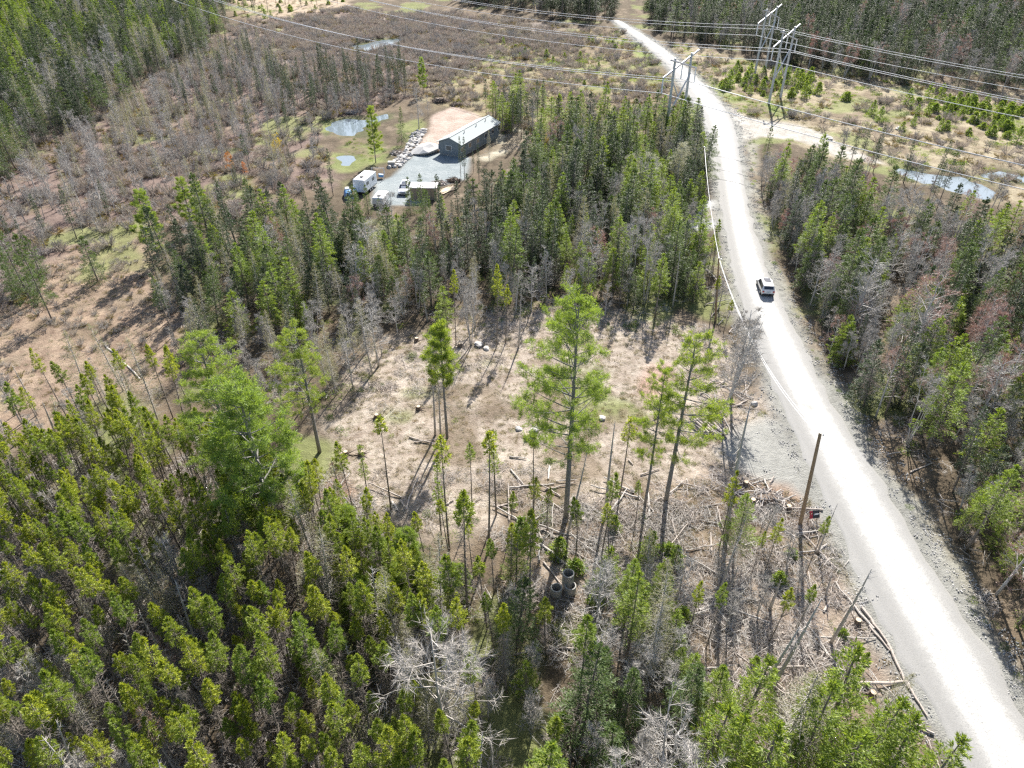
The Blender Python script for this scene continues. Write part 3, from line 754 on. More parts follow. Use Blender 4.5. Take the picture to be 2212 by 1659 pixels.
hero('maple', 0, 1955, 800, 590, 'large maple with reddish twig tips in the right wood', 1.25)
hero('bare', 0, 1835, 735, 545, 'bare grey tree along the right road edge', 1.15)
hero('bare', 0, 805, 620, 470, 'round bare tree with pinkish twigs in the middle wood', 1.2)
hero('bare', 2, 818, 790, 665, 'bare purple-grey tree at the left back edge of the clearing', 1.2)
hero('bare', 2, 790, 760, 650, 'bare tree beside the purple-grey one at the clearing edge', 1.1)
hero('aspen', 0, 1400, 445, 315, 'pale silvery aspen near the upper end of the road wood', 1.3)
hero('aspen', 1, 1445, 420, 300, 'right-hand silvery aspen beside the road', 1.3)
hero('aspen', 0, 1350, 430, 322, 'left-hand silvery aspen in the road wood', 1.2)
hero('aspen', 1, 1480, 400, 295, 'small silvery aspen nearest the road', 1.0)
hero('bare', 1, 1555, 905, 690, 'grey bare tree on the road verge above the log pile', 1.1)
hero('greybare', 0, 1580, 860, 650, 'slim pinkish bare tree right on the road verge', 1.2)
hero('snag', 0, 1547, 640, 560, 'dark dead trunk beside the wires along the road')
hero('fir', 4, 1655, 340, 270, 'lone dark fir under the transmission towers', .7)
hero('orange', 0, 505, 395, 330, 'small orange-budded birch in the marsh')
hero('orange', 0, 535, 400, 352, 'redder small birch beside the orange-budded one')
hero('yellow', 0, 605, 355, 285, 'yellow-leafed birch on the marsh left of the ponds')
hero('yellow', 0, 1180, 335, 285, 'yellow-leafed birch in the wood behind the house')
hero('maple', 1, 1210, 400, 330, 'red-budded maple in the wood behind the house')
hero('bare', 2, 905, 275, 195, 'bare tree at the top of the boulder row', 1.1)
hero('bare', 2, 925, 250, 205, 'second bare tree at the top of the boulder row', .9)
for i, (a, b, c) in enumerate(((1500, 1700, 1530), (1560, 1690, 1540), (1780, 1600, 1420), (1840, 1680, 1500), (1900, 1720, 1560), (1960, 1760, 1600), (1780, 1720, 1560), (1720, 1660, 1470), (1630, 1750, 1580), (1590, 1600, 1430))):
    hero('brightfir', (4, 3)[i % 2], a, b, c, ('bright green fir %s' % ('at the bottom edge right of the silver dead tree', 'beside the leaning dead trunks, lower right', 'nearest the road verge, upper one of the lower right firs', 'in the middle of the lower right firs', 'on the road side of the lower right firs', 'in the bottom right corner by the road', 'at the bottom edge between two other bright firs', 'with a yellow top just under the wispy grey tree', 'low at the bottom edge, lower right', 'between the leaning dead trunks')[i]), 1.05)
for k_, vi_, a, b, lb in (('thinspruce', 1, C4(1560, 890), C4(1540, 400), 'thin spruce right in front of the gable end of the long house'), ('thinspruce', 0, C4(1600, 880), C4(1615, 410), 'second thin spruce in front of the gable end, on its right'), ('thinspruce', 3, C4(1700, 800), C4(1692, 560), 'small spruce before the middle of the house wall'), ('larch', 0, C4(1872, 660), C4(1882, 310), 'thin wispy tree before the right half of the house'), ('thinspruce', 2, C4(1760, 900), C4(1820, 480), 'spruce on the lot edge right of the plank pile'), ('fir', 4, C4(1000, 1260), C4(1000, 850), 'dark spire beside the parked white suv on the lot'), ('fir', 1, C4(1145, 1290), C4(1145, 810), 'dark spire in front of the tan shed'), ('fir', 4, C4(540, 1280), C4(540, 940), 'dark fir in front of the white travel trailer'), ('fir', 4, C4(425, 1300), C4(425, 980), 'dark fir at the left corner of the travel trailer'), ('thinspruce', 2, C4(150, 1080), C4(120, 555), 'thin spruce left of the grey lot beside the small pond'), ('fir', 4, C4(670, 1330), C4(670, 1080), 'small fir in front of the low cargo trailer')):
    hero(k_, vi_, *a, b[1], lb, .8)
for i, (a, b, c, w) in enumerate(((1250, 1560, 1330, 1.0), (1480, 1400, 1255, .9), (1095, 1500, 1310, .9), (1180, 1420, 1290, 1.2), (1185, 1680, 1560, 1.3), (1660, 1390, 1270, .9), (1705, 1400, 1265, .9), (1650, 1240, 1120, .8), (1740, 1240, 1115, .8), (1620, 1250, 1150, .8), (1010, 1330, 1070, 1.0), (1145, 1330, 1100, .9))):
    hero('spruce', i % 8, a, b, c, ('spruce with yellow-green tuft %s' % ('below the concrete rings', 'right of the tall grey larch', 'left of the concrete rings at mid height', 'directly under the concrete rings', 'low at the bottom centre', 'among the slash, left of a twin', 'among the slash, right of its twin', 'in front of the red soil patch', 'at the foot of the utility pole', 'left of the red soil patch', 'at the lower left clearing corner', 'in front of the tallest pine, lower centre')[i]), w)

# ------------------------------------------------------------------ woods
RINGVIEW = WP([(1170, 1240), (1275, 1240), (1285, 1500), (1170, 1500)])
OPENR = WP([C6(1230, 1150), C6(1700, 1150), C6(1800, 1500), C6(1700, 1700), C6(1500, 1900), C6(1300, 1600)])
NOGO = ['greylot', 'pinklot', 'pond1', 'pond2', 'pond3', 'stream', 'gravel_entry', 'track']
def candidates(poly, sp, seed, margin=2.2, clearing=True, jit=.48):
    P = WP(poly); rng = np.random.default_rng(seed)
    x0, y0 = P.min(0); x1, y1 = P.max(0)
    X, Y = np.meshgrid(np.arange(x0, x1, sp), np.arange(y0, y1, sp))
    X = X + rng.uniform(-jit, jit, X.shape) * sp; Y = Y + rng.uniform(-jit, jit, Y.shape) * sp
    X, Y = X.ravel(), Y.ravel()
    keep = sdf(P, X, Y) + (fbm(X, Y, 7, 90) - .5) * 5 < 0
    X, Y = X[keep], Y[keep]
    keep = sdf(road_poly, X, Y) > margin
    for z in NOGO: keep &= sdf(ZW[z], X, Y) > 1.2
    if clearing: keep &= sdf(ZW['clearing'], X, Y) + (fbm(X, Y, 3, 91) - .5) * 4 > .3
    keep &= sdf(RINGVIEW, X, Y) > 0
    for (a, b, r) in PLACED: keep &= (X - a) ** 2 + (Y - b) ** 2 > (r * .9) ** 2
    return X[keep], Y[keep]
LANDMARKS = [((540, 900), 'the broad left pine'), ((690, 850), 'the clearing-edge pine'), ((1222, 900), 'the tallest pine'), ((967, 1500), 'the silver dead tree'), ((1225, 1270), 'the concrete rings'), ((1418, 1640), 'the second silver dead tree'), ((1437, 900), 'the road-side pine'), ((1735, 1100), 'the utility pole'), ((1650, 630), 'the white car'), ((1030, 290), 'the long house'), ((790, 390), 'the white trailer'), ((740, 270), 'the ponds'), ((1470, 180), 'the nearest transmission tower'), ((1690, 200), 'the twin towers'), ((810, 90), 'the far pond'), ((80, 560), 'the marsh fir clump'), ((320, 470), 'the lone yellow pine'), ((1975, 660), 'the red-tipped maple'), ((2085, 850), 'the spreading bare tree'), ((1955, 880), 'the birch clump'), ((800, 540), 'the round bare tree'), ((1400, 340), 'the silvery aspens'), ((2050, 390), 'the stream'), ((1000, 640), 'the back spruce group'), ((600, 1010), 'the wide low pine'), ((1552, 1100), 'the leaning dead pair'), ((1402, 1380), 'the tall wispy larch'), ((1680, 1520), 'the wide wispy tree'), ((1793, 1300), 'the long leaning pole'), ((805, 730), 'the purple-grey bare tree'), ((535, 380), 'the orange birch'), ((605, 320), 'the yellow birch'), ((1600, 1110), 'the red soil'), ((1655, 300), 'the lone tower fir'), ((420, 440), 'the wood-end pines'), ((966, 850), 'the small bright pine')]
PLACES = [((110, 1300), 'at the left frame edge'), ((60, 1050), 'where stand meets left marsh'), ((400, 1560), 'at the bottom left corner'), ((150, 1560), 'in the extreme bottom left corner'), ((650, 1350), 'midway in the lower left stand'), ((300, 1150), 'in the upper lower-left stand'), ((380, 1350), 'in the heart of the left stand'), ((2150, 1150), 'at the right frame edge'), ((2150, 700), 'at the upper right frame edge'), ((1250, 560), 'in the middle wood centre'), ((1050, 560), 'in the middle wood, left of centre'), ((1400, 560), 'in the middle wood, road end'), ((600, 640), 'at the middle wood left end'), ((720, 600), 'in the left third of the middle wood'), ((1800, 520), 'above the road bend in the right wood'), ((200, 250), 'on the upper left slope'), ((200, 450), 'on the left marsh margin'), ((1880, 100), 'in the far tree wall'), ((1700, 1350), 'in the slash by the road'), ((750, 1600), 'at the bottom edge, left of centre'), ((1200, 1600), 'at the bottom edge centre')]
COLOUR = dict(darkfir='very dark fir', spruce='green-tufted spruce', fir='dark fir', brightfir='bright green fir', thinspruce='narrow dark spruce', polespruce='pole spruce', larch='wispy grey-green larch', bare='leafless grey tree', greybare='slim leafless tree', maple='reddish leafless maple', deadred='brown-grey dead spruce', aspen='silvery aspen', pine='bright pine', youngpine='bushy young pine', snag='dead trunk', shrub='green shrub', whitedead='silver dead tree', yellow='yellow birch', orange='orange birch')
LOOKS = dict(darkfir=['broad', 'full', 'long-stemmed', 'high-crowned', 'low-branched'], spruce=['broad-topped', 'thin-topped', 'round-topped', 'long-crowned', 'neat', 'deep-crowned', 'oval-topped', 'dumpy', 'high-topped', 'wide-crowned'], fir=['broad', 'full', 'long-stemmed', 'high-crowned', 'low-branched'], brightfir=['pointed', 'full', 'high-crowned', 'bushy', 'low-branched'], thinspruce=['long-crowned', 'lanky', 'scruffy', 'short-crowned'], bare=['wide', 'many-stemmed', 'compact', 'upright many-stemmed'], greybare=['straight', 'twin-stemmed', 'lanky'], larch=['broad', 'thin', 'full'], shrub=['rounded', 'pointed', 'spreading', 'upright'], youngpine=['low', 'upright'])
def describe(kind, vi, x, y, s):
    px, py = measured(x, y, 5.0)
    L = sorted([((l[0][0] - px) ** 2 + (l[0][1] - py) ** 2, 0, l) for l in LANDMARKS] + [(((l[0][0] - px) ** 2 + (l[0][1] - py) ** 2), 1, l) for l in PLACES], key=lambda q: q[0])[0]
    dx, dy = px - L[2][0][0], py - L[2][0][1]
    d = math.hypot(dx, dy)
    if L[1]: rel = L[2][1]
    else:
        rel = ('right of' if dx > 0 else 'left of') if abs(dx) > abs(dy) else ('in front of' if dy > 0 else 'behind')
        rel = ('just ' if d < 70 else '') + rel + ' ' + L[2][1]
    size = 'tall' if s > 1.02 else ('small' if s < .8 else 'middling')
    lk = LOOKS.get(kind); lk = lk[vi] if lk else ''
    return ' '.join(('%s %s %s %s' % (size, lk, COLOUR[kind], rel)).split())
GROUP_OF = {}
KIND['youngpine'] = ('pine_tree', KIND['pine'][1][4:6]); CATS['youngpine'] = 'pine tree'
ALL = []        # kind, variant, x, y, scale, rz, tiltx, tilty, group
def wood(group, poly, sp, mix, seed, smin=.75, smax=1.15, margin=2.2, clearing=True, keepfn=None):
    X, Y = candidates(poly, sp, seed, margin, clearing); r = random.Random(seed)
    ks, ws = list(mix), list(mix.values())
    cl = fbm(X, Y, 9, seed + 5)
    for i, (x, y) in enumerate(zip(X, Y)):
        if keepfn is not None and not keepfn(x, y, r): continue
        # stands of one kind clump together
        w = [q * (1 + 2.2 * math.sin(cl[i] * 14 + j * 2.1)) if q * (1 + 2.2 * math.sin(cl[i] * 14 + j * 2.1)) > 0 else q * .12 for j, q in enumerate(ws)]
        k = r.choices(ks, w)[0]; tl_ = .055 if k in ('spruce', 'polespruce', 'snag', 'larch') else .03
        ALL.append((k, r.randrange(len(KIND[k][1])), float(x), float(y), r.uniform(smin, smax), r.uniform(0, 6.28), r.gauss(0, tl_), r.gauss(0, tl_), group))
wood('slender spruces of the dense stand at lower left', [(-700, 1180), (0, 1040), (200, 1010), (420, 980), (640, 1060), (720, 1130), (880, 1220), (960, 1300), (990, 1500), (1050, 2300), (-900, 2300)], 1.42, dict(spruce=.93, greybare=.02, larch=.02, deadred=.025, snag=.02), 201, .6, 1.05)
wood('trees of the wet margin at the left edge', [(-300, 980), (0, 890), (300, 850), (420, 880), (400, 980), (200, 1010), (0, 1050), (-400, 1150)], 3.0, dict(larch=.45, spruce=.25, snag=.2, greybare=.2), 202, .7, 1.0)
wood('trees of the open ground at bottom centre', [(960, 1300), (1100, 1240), (1300, 1250), (1500, 1300), (1520, 1500), (1640, 2300), (1050, 2300), (1000, 1600)], 2.35, dict(spruce=.44, brightfir=.12, fir=.05, greybare=.24, larch=.08, bare=.14, snag=.1, shrub=.15), 203, .55, 1.0, 2, True)
wood('young trees at the near edge of the clearing', [(740, 1130), (900, 1190), (1120, 1130), (1300, 1110), (1480, 1130), (1500, 1280), (1200, 1260), (960, 1300)], 2.7, dict(polespruce=.4, spruce=.25, greybare=.2, shrub=.5, snag=.1), 204, .6, .95, 2, False)
wood('young bushy pines below the left clearing corner', [(730, 1150), (860, 1190), (1000, 1230), (1060, 1330), (1040, 1480), (940, 1500), (850, 1380), (760, 1280)], 2.5, dict(youngpine=.6, larch=.15, spruce=.2), 226, .7, 1.15)
wood('bare trees at the back left of the clearing', [(690, 800), (740, 700), (860, 640), (960, 650), (900, 720), (840, 780), (790, 860), (720, 900)], 3.4, dict(bare=.4, greybare=.4, larch=.2, thinspruce=.15), 227, .6, .9, 2, False)
wood('scattered trees at the back of the clearing', [(900, 650), (1180, 640), (1450, 650), (1500, 700), (1300, 730), (1150, 700), (950, 720)], 4.6, dict(thinspruce=.4, bare=.3, brightfir=.3, snag=.1), 228, .6, .9, 2, False)
wood('young trees in the slash beside the road', [(1500, 1180), (1760, 1170), (1830, 1260), (1900, 1400), (1500, 1500)], 2.7, dict(spruce=.3, brightfir=.06, greybare=.65, snag=.2, larch=.1, shrub=.2), 205, .5, .85, 2.5, False)
wood('low dense firs at lower right', [(1450, 1480), (1760, 1440), (1900, 1570), (2020, 1720), (2080, 1850), (2050, 2300), (1550, 2300)], 2.4, dict(brightfir=.5, spruce=.25, larch=.15, greybare=.15), 206, .45, .75, 3.0, False)
wood('conifers of the middle wood', [(400, 560), (480, 525), (620, 515), (740, 538), (880, 540), (970, 500), (1050, 462), (1120, 430), (1150, 380), (1150, 320), (1200, 300), (1350, 292), (1505, 295), (1522, 350), (1530, 440), (1480, 520), (1530, 600), (1530, 640), (1420, 680), (1300, 690), (1180, 660), (1050, 650), (860, 670), (760, 720), (640, 720), (480, 720), (350, 650)], 2.45, dict(darkfir=.14, fir=.22, brightfir=.30, thinspruce=.16, larch=.11, bare=.08, greybare=.12, maple=.02), 207, .5, 1.12, 2.5)
wood('leafless trees at the left side of the middle wood', [(360, 640), (480, 710), (640, 710), (740, 730), (800, 760), (730, 880), (620, 940), (560, 900), (470, 830), (380, 760)], 3.2, dict(larch=.6, greybare=.4, thinspruce=.12, bare=.1), 208, .6, .95)
wood('trees of the right wood', [(1630, 400), (1720, 405), (1830, 445), (1920, 505), (2212, 550), (2700, 640), (3200, 1400), (2900, 2100), (2500, 1900), (2212, 1520), (2060, 1210), (1940, 990), (1850, 860), (1760, 710), (1690, 560), (1640, 430)], 2.5, dict(darkfir=.08, fir=.18, brightfir=.26, thinspruce=.04, bare=.30, greybare=.24, maple=.07, larch=.05), 209, .55, 1.15, 3.0, False,
     lambda x, y, r: not (sdf(OPENR, np.array([x]), np.array([y]))[0] < 0 and r.random() < .85))
wood('leafless trees along the right side of the road', [(1630, 375), (1700, 385), (1760, 430), (1790, 560), (1850, 700), (1900, 860), (1850, 880), (1770, 740), (1700, 600), (1645, 470)], 2.6, dict(bare=.5, greybare=.4, maple=.14, thinspruce=.05), 229, .55, .85, 2.2, False)
wood('sparse trees beside the stream', [(1800, 330), (1950, 370), (2100, 430), (2300, 480), (2212, 500), (1950, 450), (1800, 400)], 6, dict(thinspruce=.5, greybare=.4), 210, .7, .9, 3, False)
wood('dark conifers of the upper left forest', [(-900, 420), (-400, 60), (-300, -60), (300, -90), (500, -30), (490, 60), (440, 120), (330, 170), (230, 260), (120, 310), (60, 380), (-100, 470), (-500, 640)], 3.4, dict(darkfir=.3, fir=.28, brightfir=.08, thinspruce=.14, larch=.16, bare=.12, greybare=.12), 211, .65, 1.25)
wood('bright green corner wood at the far upper left', [(-600, 200), (-300, -40), (150, -60), (140, 60), (60, 200), (-100, 330), (-400, 480)], 4.2, dict(brightfir=.9, fir=.2), 230, .9, 1.3)
wood('bare and grey trees on the upper left marsh', [(-500, 640), (-100, 480), (60, 390), (230, 270), (440, 130), (540, 90), (600, 130), (640, 250), (560, 330), (440, 400), (300, 450), (200, 520), (0, 590), (-300, 800)], 3.8, dict(greybare=.55, larch=.2, bare=.2, thinspruce=.08), 212, .5, .85)
wood('tufted spruces between the marsh and the ponds', [(520, 190), (600, 165), (750, 175), (870, 165), (880, 215), (840, 235), (720, 260), (660, 280), (560, 230)], 3.3, dict(thinspruce=.72, greybare=.3), 213, .6, .95)
wood('thin trees on the marsh', [(440, 400), (640, 260), (700, 280), (690, 400), (600, 440), (500, 420)], 6, dict(thinspruce=.2, greybare=.7, larch=.1), 214, .5, .85)
wood('thin trees on the marsh', [(350, 200), (560, 100), (560, 200), (450, 300)], 5, dict(thinspruce=.4, greybare=.5), 215, .5, .85)
wood('dark tree wall beyond the power line', [(900, -160), (1000, 8), (1150, 35), (1250, 48), (1330, 50), (1345, -160)], 4.3, dict(darkfir=.75, thinspruce=.2, bare=.1), 216, .95, 1.4, 3)
wood('dark tree wall beyond the power line', [(1400, 40), (1430, 78), (1560, 105), (1660, 130), (1800, 165), (2000, 190), (2212, 208), (2700, 280), (3300, 200), (2500, -160), (1420, -160)], 4.0, dict(darkfir=.62, fir=.08, thinspruce=.10, bare=.20, greybare=.18, maple=.03), 217, .95, 1.35, 3)
wood('conifers behind the house', [(1030, 235), (1100, 245), (1180, 265), (1150, 310), (1090, 290)], 2.8, dict(thinspruce=.8, greybare=.2, brightfir=.2), 218, .8, 1.1)
wood('young trees beside the road', [(1490, 560), (1530, 500), (1575, 620), (1600, 740), (1560, 740), (1500, 700)], 2.8, dict(brightfir=.4, greybare=.4, spruce=.2), 219, .5, .75, 2.5, False)
wood('green shrubs under the power line', [(1560, 150), (1700, 160), (1950, 205), (2212, 230), (2600, 300), (2212, 300), (1950, 245), (1700, 215), (1560, 190)], 3.6, dict(shrub=1), 220, .7, 1.5, 3, False, lambda x, y, r: fbm(x, y, 16, 77) > .45)
wood('green shrubs under the power line', [(1700, 215), (1950, 245), (2212, 300), (2400, 360), (2000, 300), (1750, 250)], 6.0, dict(shrub=1), 221, .7, 1.4, 3, False, lambda x, y, r: fbm(x, y, 16, 77) > .50)
wood('green shrubs on the heath above the lot', [(1050, 80), (1320, 70), (1420, 130), (1300, 150), (1100, 120)], 6.0, dict(shrub=1), 222, .5, 1.0, 3, False, lambda x, y, r: fbm(x, y, 16, 77) > .45)
wood('scattered shrubs on the heath', [(900, 170), (1450, 170), (1500, 240), (1100, 260)], 11.0, dict(shrub=1), 223, .4, .8, 3, False)
wood('sparse conifers on the top heath', [(490, -60), (760, -60), (760, 10), (600, 40), (500, 40)], 7.0, dict(shrub=.7, thinspruce=.3), 224, .6, 1.1, 3, False)

WIDE = dict(fir=1.28, brightfir=1.28, darkfir=1.2)
def seen(x, y, h):
    a, b = measured(x, y, 0.0); c, d = measured(x, y, h)
    return (-30 < a < 2240 or -30 < c < 2240) and b > -20 and d < 1665 and y > 8
LIMIT = {'spruce tree': 290, 'fir tree': 285, 'bare tree': 285, 'larch tree': 180, 'shrub': 250, 'maple tree': 60, 'dead tree': 60, 'aspen tree': 20, 'pine tree': 90, 'birch tree': 10}
from collections import defaultdict
bycat = defaultdict(list); rest = defaultdict(list)
for t in ALL:
    if seen(t[2], t[3], KIND[t[0]][1][t[1]][2] * t[4]): bycat[CATS[t[0]]].append(t)
    elif t[3] > 5 and t[3] < 430 and -40 < math.degrees(math.atan2(t[2], t[3] + 8)) + 0 < 999 and abs(t[2]) < 60 + .95 * t[3]: rest[CATS[t[0]]].append(t)
for c, L in bycat.items():
    L.sort(key=lambda t: math.hypot(t[2], t[3]))
    n_have = sum(1 for o in sc.objects if o.get('category') == c)
    n = max(0, LIMIT.get(c, 100) - n_have)
    for (k, vi, x, y, s, rz, tx, ty, g) in L[:n]:
        lb = describe(k, vi, x, y, s); g = GROUP_OF.setdefault(lb, g)
        w_ = WIDE.get(k, 1.0); place(k, vi, x, y, s * (.86 if w_ > 1 else 1), rz, (tx, ty), lb, c, g, w_)
    rest[c] += L[n:]

def scatter(name, label, protos, pts, kind='stuff'):
    """many copies of the proto pieces as one object; pts rows: x y z rz tx ty sx sz index"""
    A = np.array(pts, float)
    me = bpy.data.meshes.new(name); me.vertices.add(len(A)); me.vertices.foreach_set('co', A[:, :3].ravel())
    def attr(nm, ty, arr, key):
        a = me.attributes.new(nm, ty, 'POINT'); a.data.foreach_set(key, np.ascontiguousarray(arr).ravel())
    attr('rot', 'FLOAT_VECTOR', A[:, [4, 5, 3]].astype(np.float32), 'vector')
    attr('scl', 'FLOAT_VECTOR', A[:, [6, 6, 7]].astype(np.float32), 'vector')
    attr('pick', 'INT', A[:, 8].astype(np.int32), 'value')
    o = bpy.data.objects.new(name, me); sc.collection.objects.link(o)
    ng = bpy.data.node_groups.new(name, 'GeometryNodeTree')
    ng.interface.new_socket('Geometry', in_out='INPUT', socket_type='NodeSocketGeometry')
    ng.interface.new_socket('Geometry', in_out='OUTPUT', socket_type='NodeSocketGeometry')
    gi = ng.nodes.new('NodeGroupInput'); go = ng.nodes.new('NodeGroupOutput')
    mp = ng.nodes.new('GeometryNodeMeshToPoints'); ng.links.new(gi.outputs[0], mp.inputs[0])
    src = mp.outputs[0]; joins = ng.nodes.new('GeometryNodeJoinGeometry')
    for i, objs in enumerate(protos):
        jj = ng.nodes.new('GeometryNodeJoinGeometry')
        for ob in objs:
            oi = ng.nodes.new('GeometryNodeObjectInfo'); oi.transform_space = 'ORIGINAL'; oi.inputs['Object'].default_value = ob
            oi.inputs['As Instance'].default_value = False
            ng.links.new(oi.outputs['Geometry'], jj.inputs[0])
        iop = ng.nodes.new('GeometryNodeInstanceOnPoints')
        na = ng.nodes.new('GeometryNodeInputNamedAttribute'); na.data_type = 'INT'; na.inputs[0].default_value = 'pick'
        cmp_ = ng.nodes.new('FunctionNodeCompare'); cmp_.data_type = 'INT'; cmp_.operation = 'EQUAL'
        ng.links.new(na.outputs[0], cmp_.inputs[2]); cmp_.inputs[3].default_value = i
        nr = ng.nodes.new('GeometryNodeInputNamedAttribute'); nr.data_type = 'FLOAT_VECTOR'; nr.inputs[0].default_value = 'rot'
        ns = ng.nodes.new('GeometryNodeInputNamedAttribute'); ns.data_type = 'FLOAT_VECTOR'; ns.inputs[0].default_value = 'scl'
        ng.links.new(src, iop.inputs['Points']); ng.links.new(cmp_.outputs[0], iop.inputs['Selection'])
        ng.links.new(jj.outputs[0], iop.inputs['Instance'])
        ng.links.new(nr.outputs[0], iop.inputs['Rotation']); ng.links.new(ns.outputs[0], iop.inputs['Scale'])
        ng.links.new(iop.outputs[0], joins.inputs[0])
    ng.links.new(joins.outputs[0], go.inputs[0])
    md = o.modifiers.new('scatter', 'NODES'); md.node_group = ng
    return tag(o, label, kind=kind)
STUFFNAME = {'spruce tree': ('spruce_forest', 'mass of slender spruces continuing the woods'), 'fir tree': ('fir_forest', 'dark mass of firs continuing the woods toward the far tree wall'), 'bare tree': ('bare_woodland', 'grey leafless woodland on the marsh and among the firs'), 'larch tree': ('larch_woodland', 'wispy grey-green larches in the marsh and woods'), 'shrub': ('shrub_cover', 'low green shrubs under the power line'), 'maple tree': ('maple_woodland', 'red-tipped leafless maples among the firs'), 'dead tree': ('dead_woodland', 'dead standing stems among the spruces'), 'aspen tree': ('aspen_woodland', 'pale aspens'), 'pine tree': ('pine_woodland', 'pines'), 'birch tree': ('birch_woodland', 'birches')}
for c, L in rest.items():
    if not L: continue
    X = np.array([t[2] for t in L]); Y = np.array([t[3] for t in L]); zt = terrain(X, Y)
    pr = []; pidx = {}; rows = []
    for t, z in zip(L, zt):
        kv = (t[0], t[1])
        if kv not in PROTO:
            alt = [q for q in PROTO if q[0] == t[0]] or [q for q in PROTO if CATS[q[0]] == c]
            if not alt: continue
            kv = alt[0]
        if kv not in pidx: pidx[kv] = len(pr); pr.append(PROTO[kv])
        rows.append((t[2], t[3], z - .05, t[5], t[6], t[7], t[4] * WIDE.get(t[0], 1.0) * (.86 if t[0] in WIDE else 1), t[4] * (.86 if t[0] in WIDE else 1), pidx[kv]))
    if rows: scatter(STUFFNAME[c][0], STUFFNAME[c][1], pr, rows)
print('trees individual', {c: min(len(L), LIMIT.get(c, 100)) for c, L in bycat.items()}, 'rest', {c: len(L) for c, L in rest.items()})

# ------------------------------------------------------------------ ground cover
def rz_poly(*keys): return [ZW[k] for k in keys]
def fill(polys, dens, seed, nproto, smin, smax, cut=None, avoid=('greylot', 'pinklot', 'pond1', 'pond2', 'pond3', 'stream', 'gravel_entry', 'track', 'sidedrive'), margin=.8, clump=0, wob=4, tilt=.1):
    rng = np.random.default_rng(seed); out = []
    for P in polys:
        x0, y0 = P.min(0); x1, y1 = P.max(0); x0 = max(x0, -260); x1 = min(x1, 330); y1 = min(y1, 420); y0 = max(y0, 12)
        n = int((x1 - x0) * (y1 - y0) * dens); X = rng.uniform(x0, x1, n); Y = rng.uniform(y0, y1, n)
        k = (np.abs(X) < 12 + .82 * (Y + 12)) & (sdf(P, X, Y) + (fbm(X, Y, 6, seed) - .5) * wob < 0); X, Y = X[k], Y[k]
        k = sdf(road_poly, X, Y) > margin
        for z in avoid: k &= sdf(ZW[z], X, Y) > .3
        if clump: k &= fbm(X, Y, clump, seed + 3) > (.5 if cut is None else cut)
        X, Y = X[k], Y[k]; n = len(X); Zt = terrain(X, Y); s = rng.uniform(smin, smax, n)
        out.append(np.c_[X, Y, Zt - .03, rng.uniform(0, 6.28, n), rng.normal(0, tilt, n), rng.normal(0, tilt, n), s, s * rng.uniform(.7, 1.2, n), rng.integers(0, nproto, n)])
    return np.concatenate(out)
def cover(name, label, builders, pts, mats):
    protos = []; obs = []
    for i, mbs in enumerate(builders):
        r = pts[len(pts) // 2 + i]; mm = []
        for mbx, mat in zip(mbs, mats[i]):
            if mbx.n == 0: continue
            o = mbx.build(name + '_clump', M[mat]); o.location = (r[0], r[1], r[2]); mm.append(o)
        protos.append(mm); obs += mm
    s = scatter(name, label, protos, pts)
    for o in obs: o.parent = s; o['kind'] = 'stuff'
    print(name, len(pts))
    return s
def grass_tuft(seed, n, r, h, w=.03):
    rng = np.random.default_rng(seed); mb = MB(); a = rng.uniform(0, 6.28, n); q = r * np.sqrt(rng.uniform(0, 1, n))
    P = np.c_[np.cos(a) * q, np.sin(a) * q, np.zeros(n)]
    D = np.c_[rng.normal(0, .8, n), rng.normal(0, .8, n), rng.uniform(.25, 1, n)]
    blades(mb, P, D, rng.uniform(.5, 1.1, n) * h, w, rng, False); return mb
def brush_mesh(seed, n, r, lmin=.5, lmax=2.2):
    rng = np.random.default_rng(seed); mb = MB(); a = rng.uniform(0, 6.28, n); q = r * np.sqrt(rng.uniform(0, 1, n))
    P = np.c_[np.cos(a) * q, np.sin(a) * q, rng.uniform(.03, .35, n)]; b = rng.normal(0, 1, (n, 3)); b[:, 2] *= .18
    L = rng.uniform(lmin, lmax, (n, 1)); D = unit(b) * L
    sticks(mb, P - D / 2, P + D / 2, rng.uniform(.010, .032, n), .008)
    blades(mb, np.repeat(P, 6, 0) + np.repeat(D, 6, 0) * rng.uniform(-.5, .5, (6 * n, 1)), rng.normal(0, 1, (6 * n, 3)) * [1, 1, .4], rng.uniform(.2, .6, 6 * n), .018, rng, False)
    return mb
pts = fill(rz_poly('clearing'), 2.6, 301, 4, .5, 1.2)
pts = np.concatenate([pts, fill(rz_poly('slash', 'strawleft'), .7, 302, 4, .5, 1.3), fill(rz_poly('corridor', 'strawtop'), .14, 303, 4, 1.2, 2.6, clump=8, cut=.42), fill(rz_poly('heath'), .1, 304, 4, 1, 2.2, clump=8)])
cover('dry_grass', 'pale dry grass and stubble tufts on the open ground', [(grass_tuft(1, 60, .35, .30),), (grass_tuft(2, 70, .45, .22),), (grass_tuft(3, 50, .28, .4),), (grass_tuft(4, 46, .3, .32),)], pts, [('straw',), ('straw',), ('straw',), ('heath_green',)])
pts = fill(rz_poly('bog'), .30, 311, 5, .7, 1.7, clump=9, cut=.36)
pts = np.concatenate([pts, fill(rz_poly('purple'), .24, 312, 5, .9, 2.1, wob=40), fill(rz_poly('strawleft'), .35, 317, 5, .35, .75, clump=6, cut=.42), fill(rz_poly('corridor'), .13, 313, 5, .7, 1.7, clump=10, cut=.5), fill(rz_poly('heath'), .26, 314, 5, .6, 1.5, clump=7, cut=.36, wob=20)])
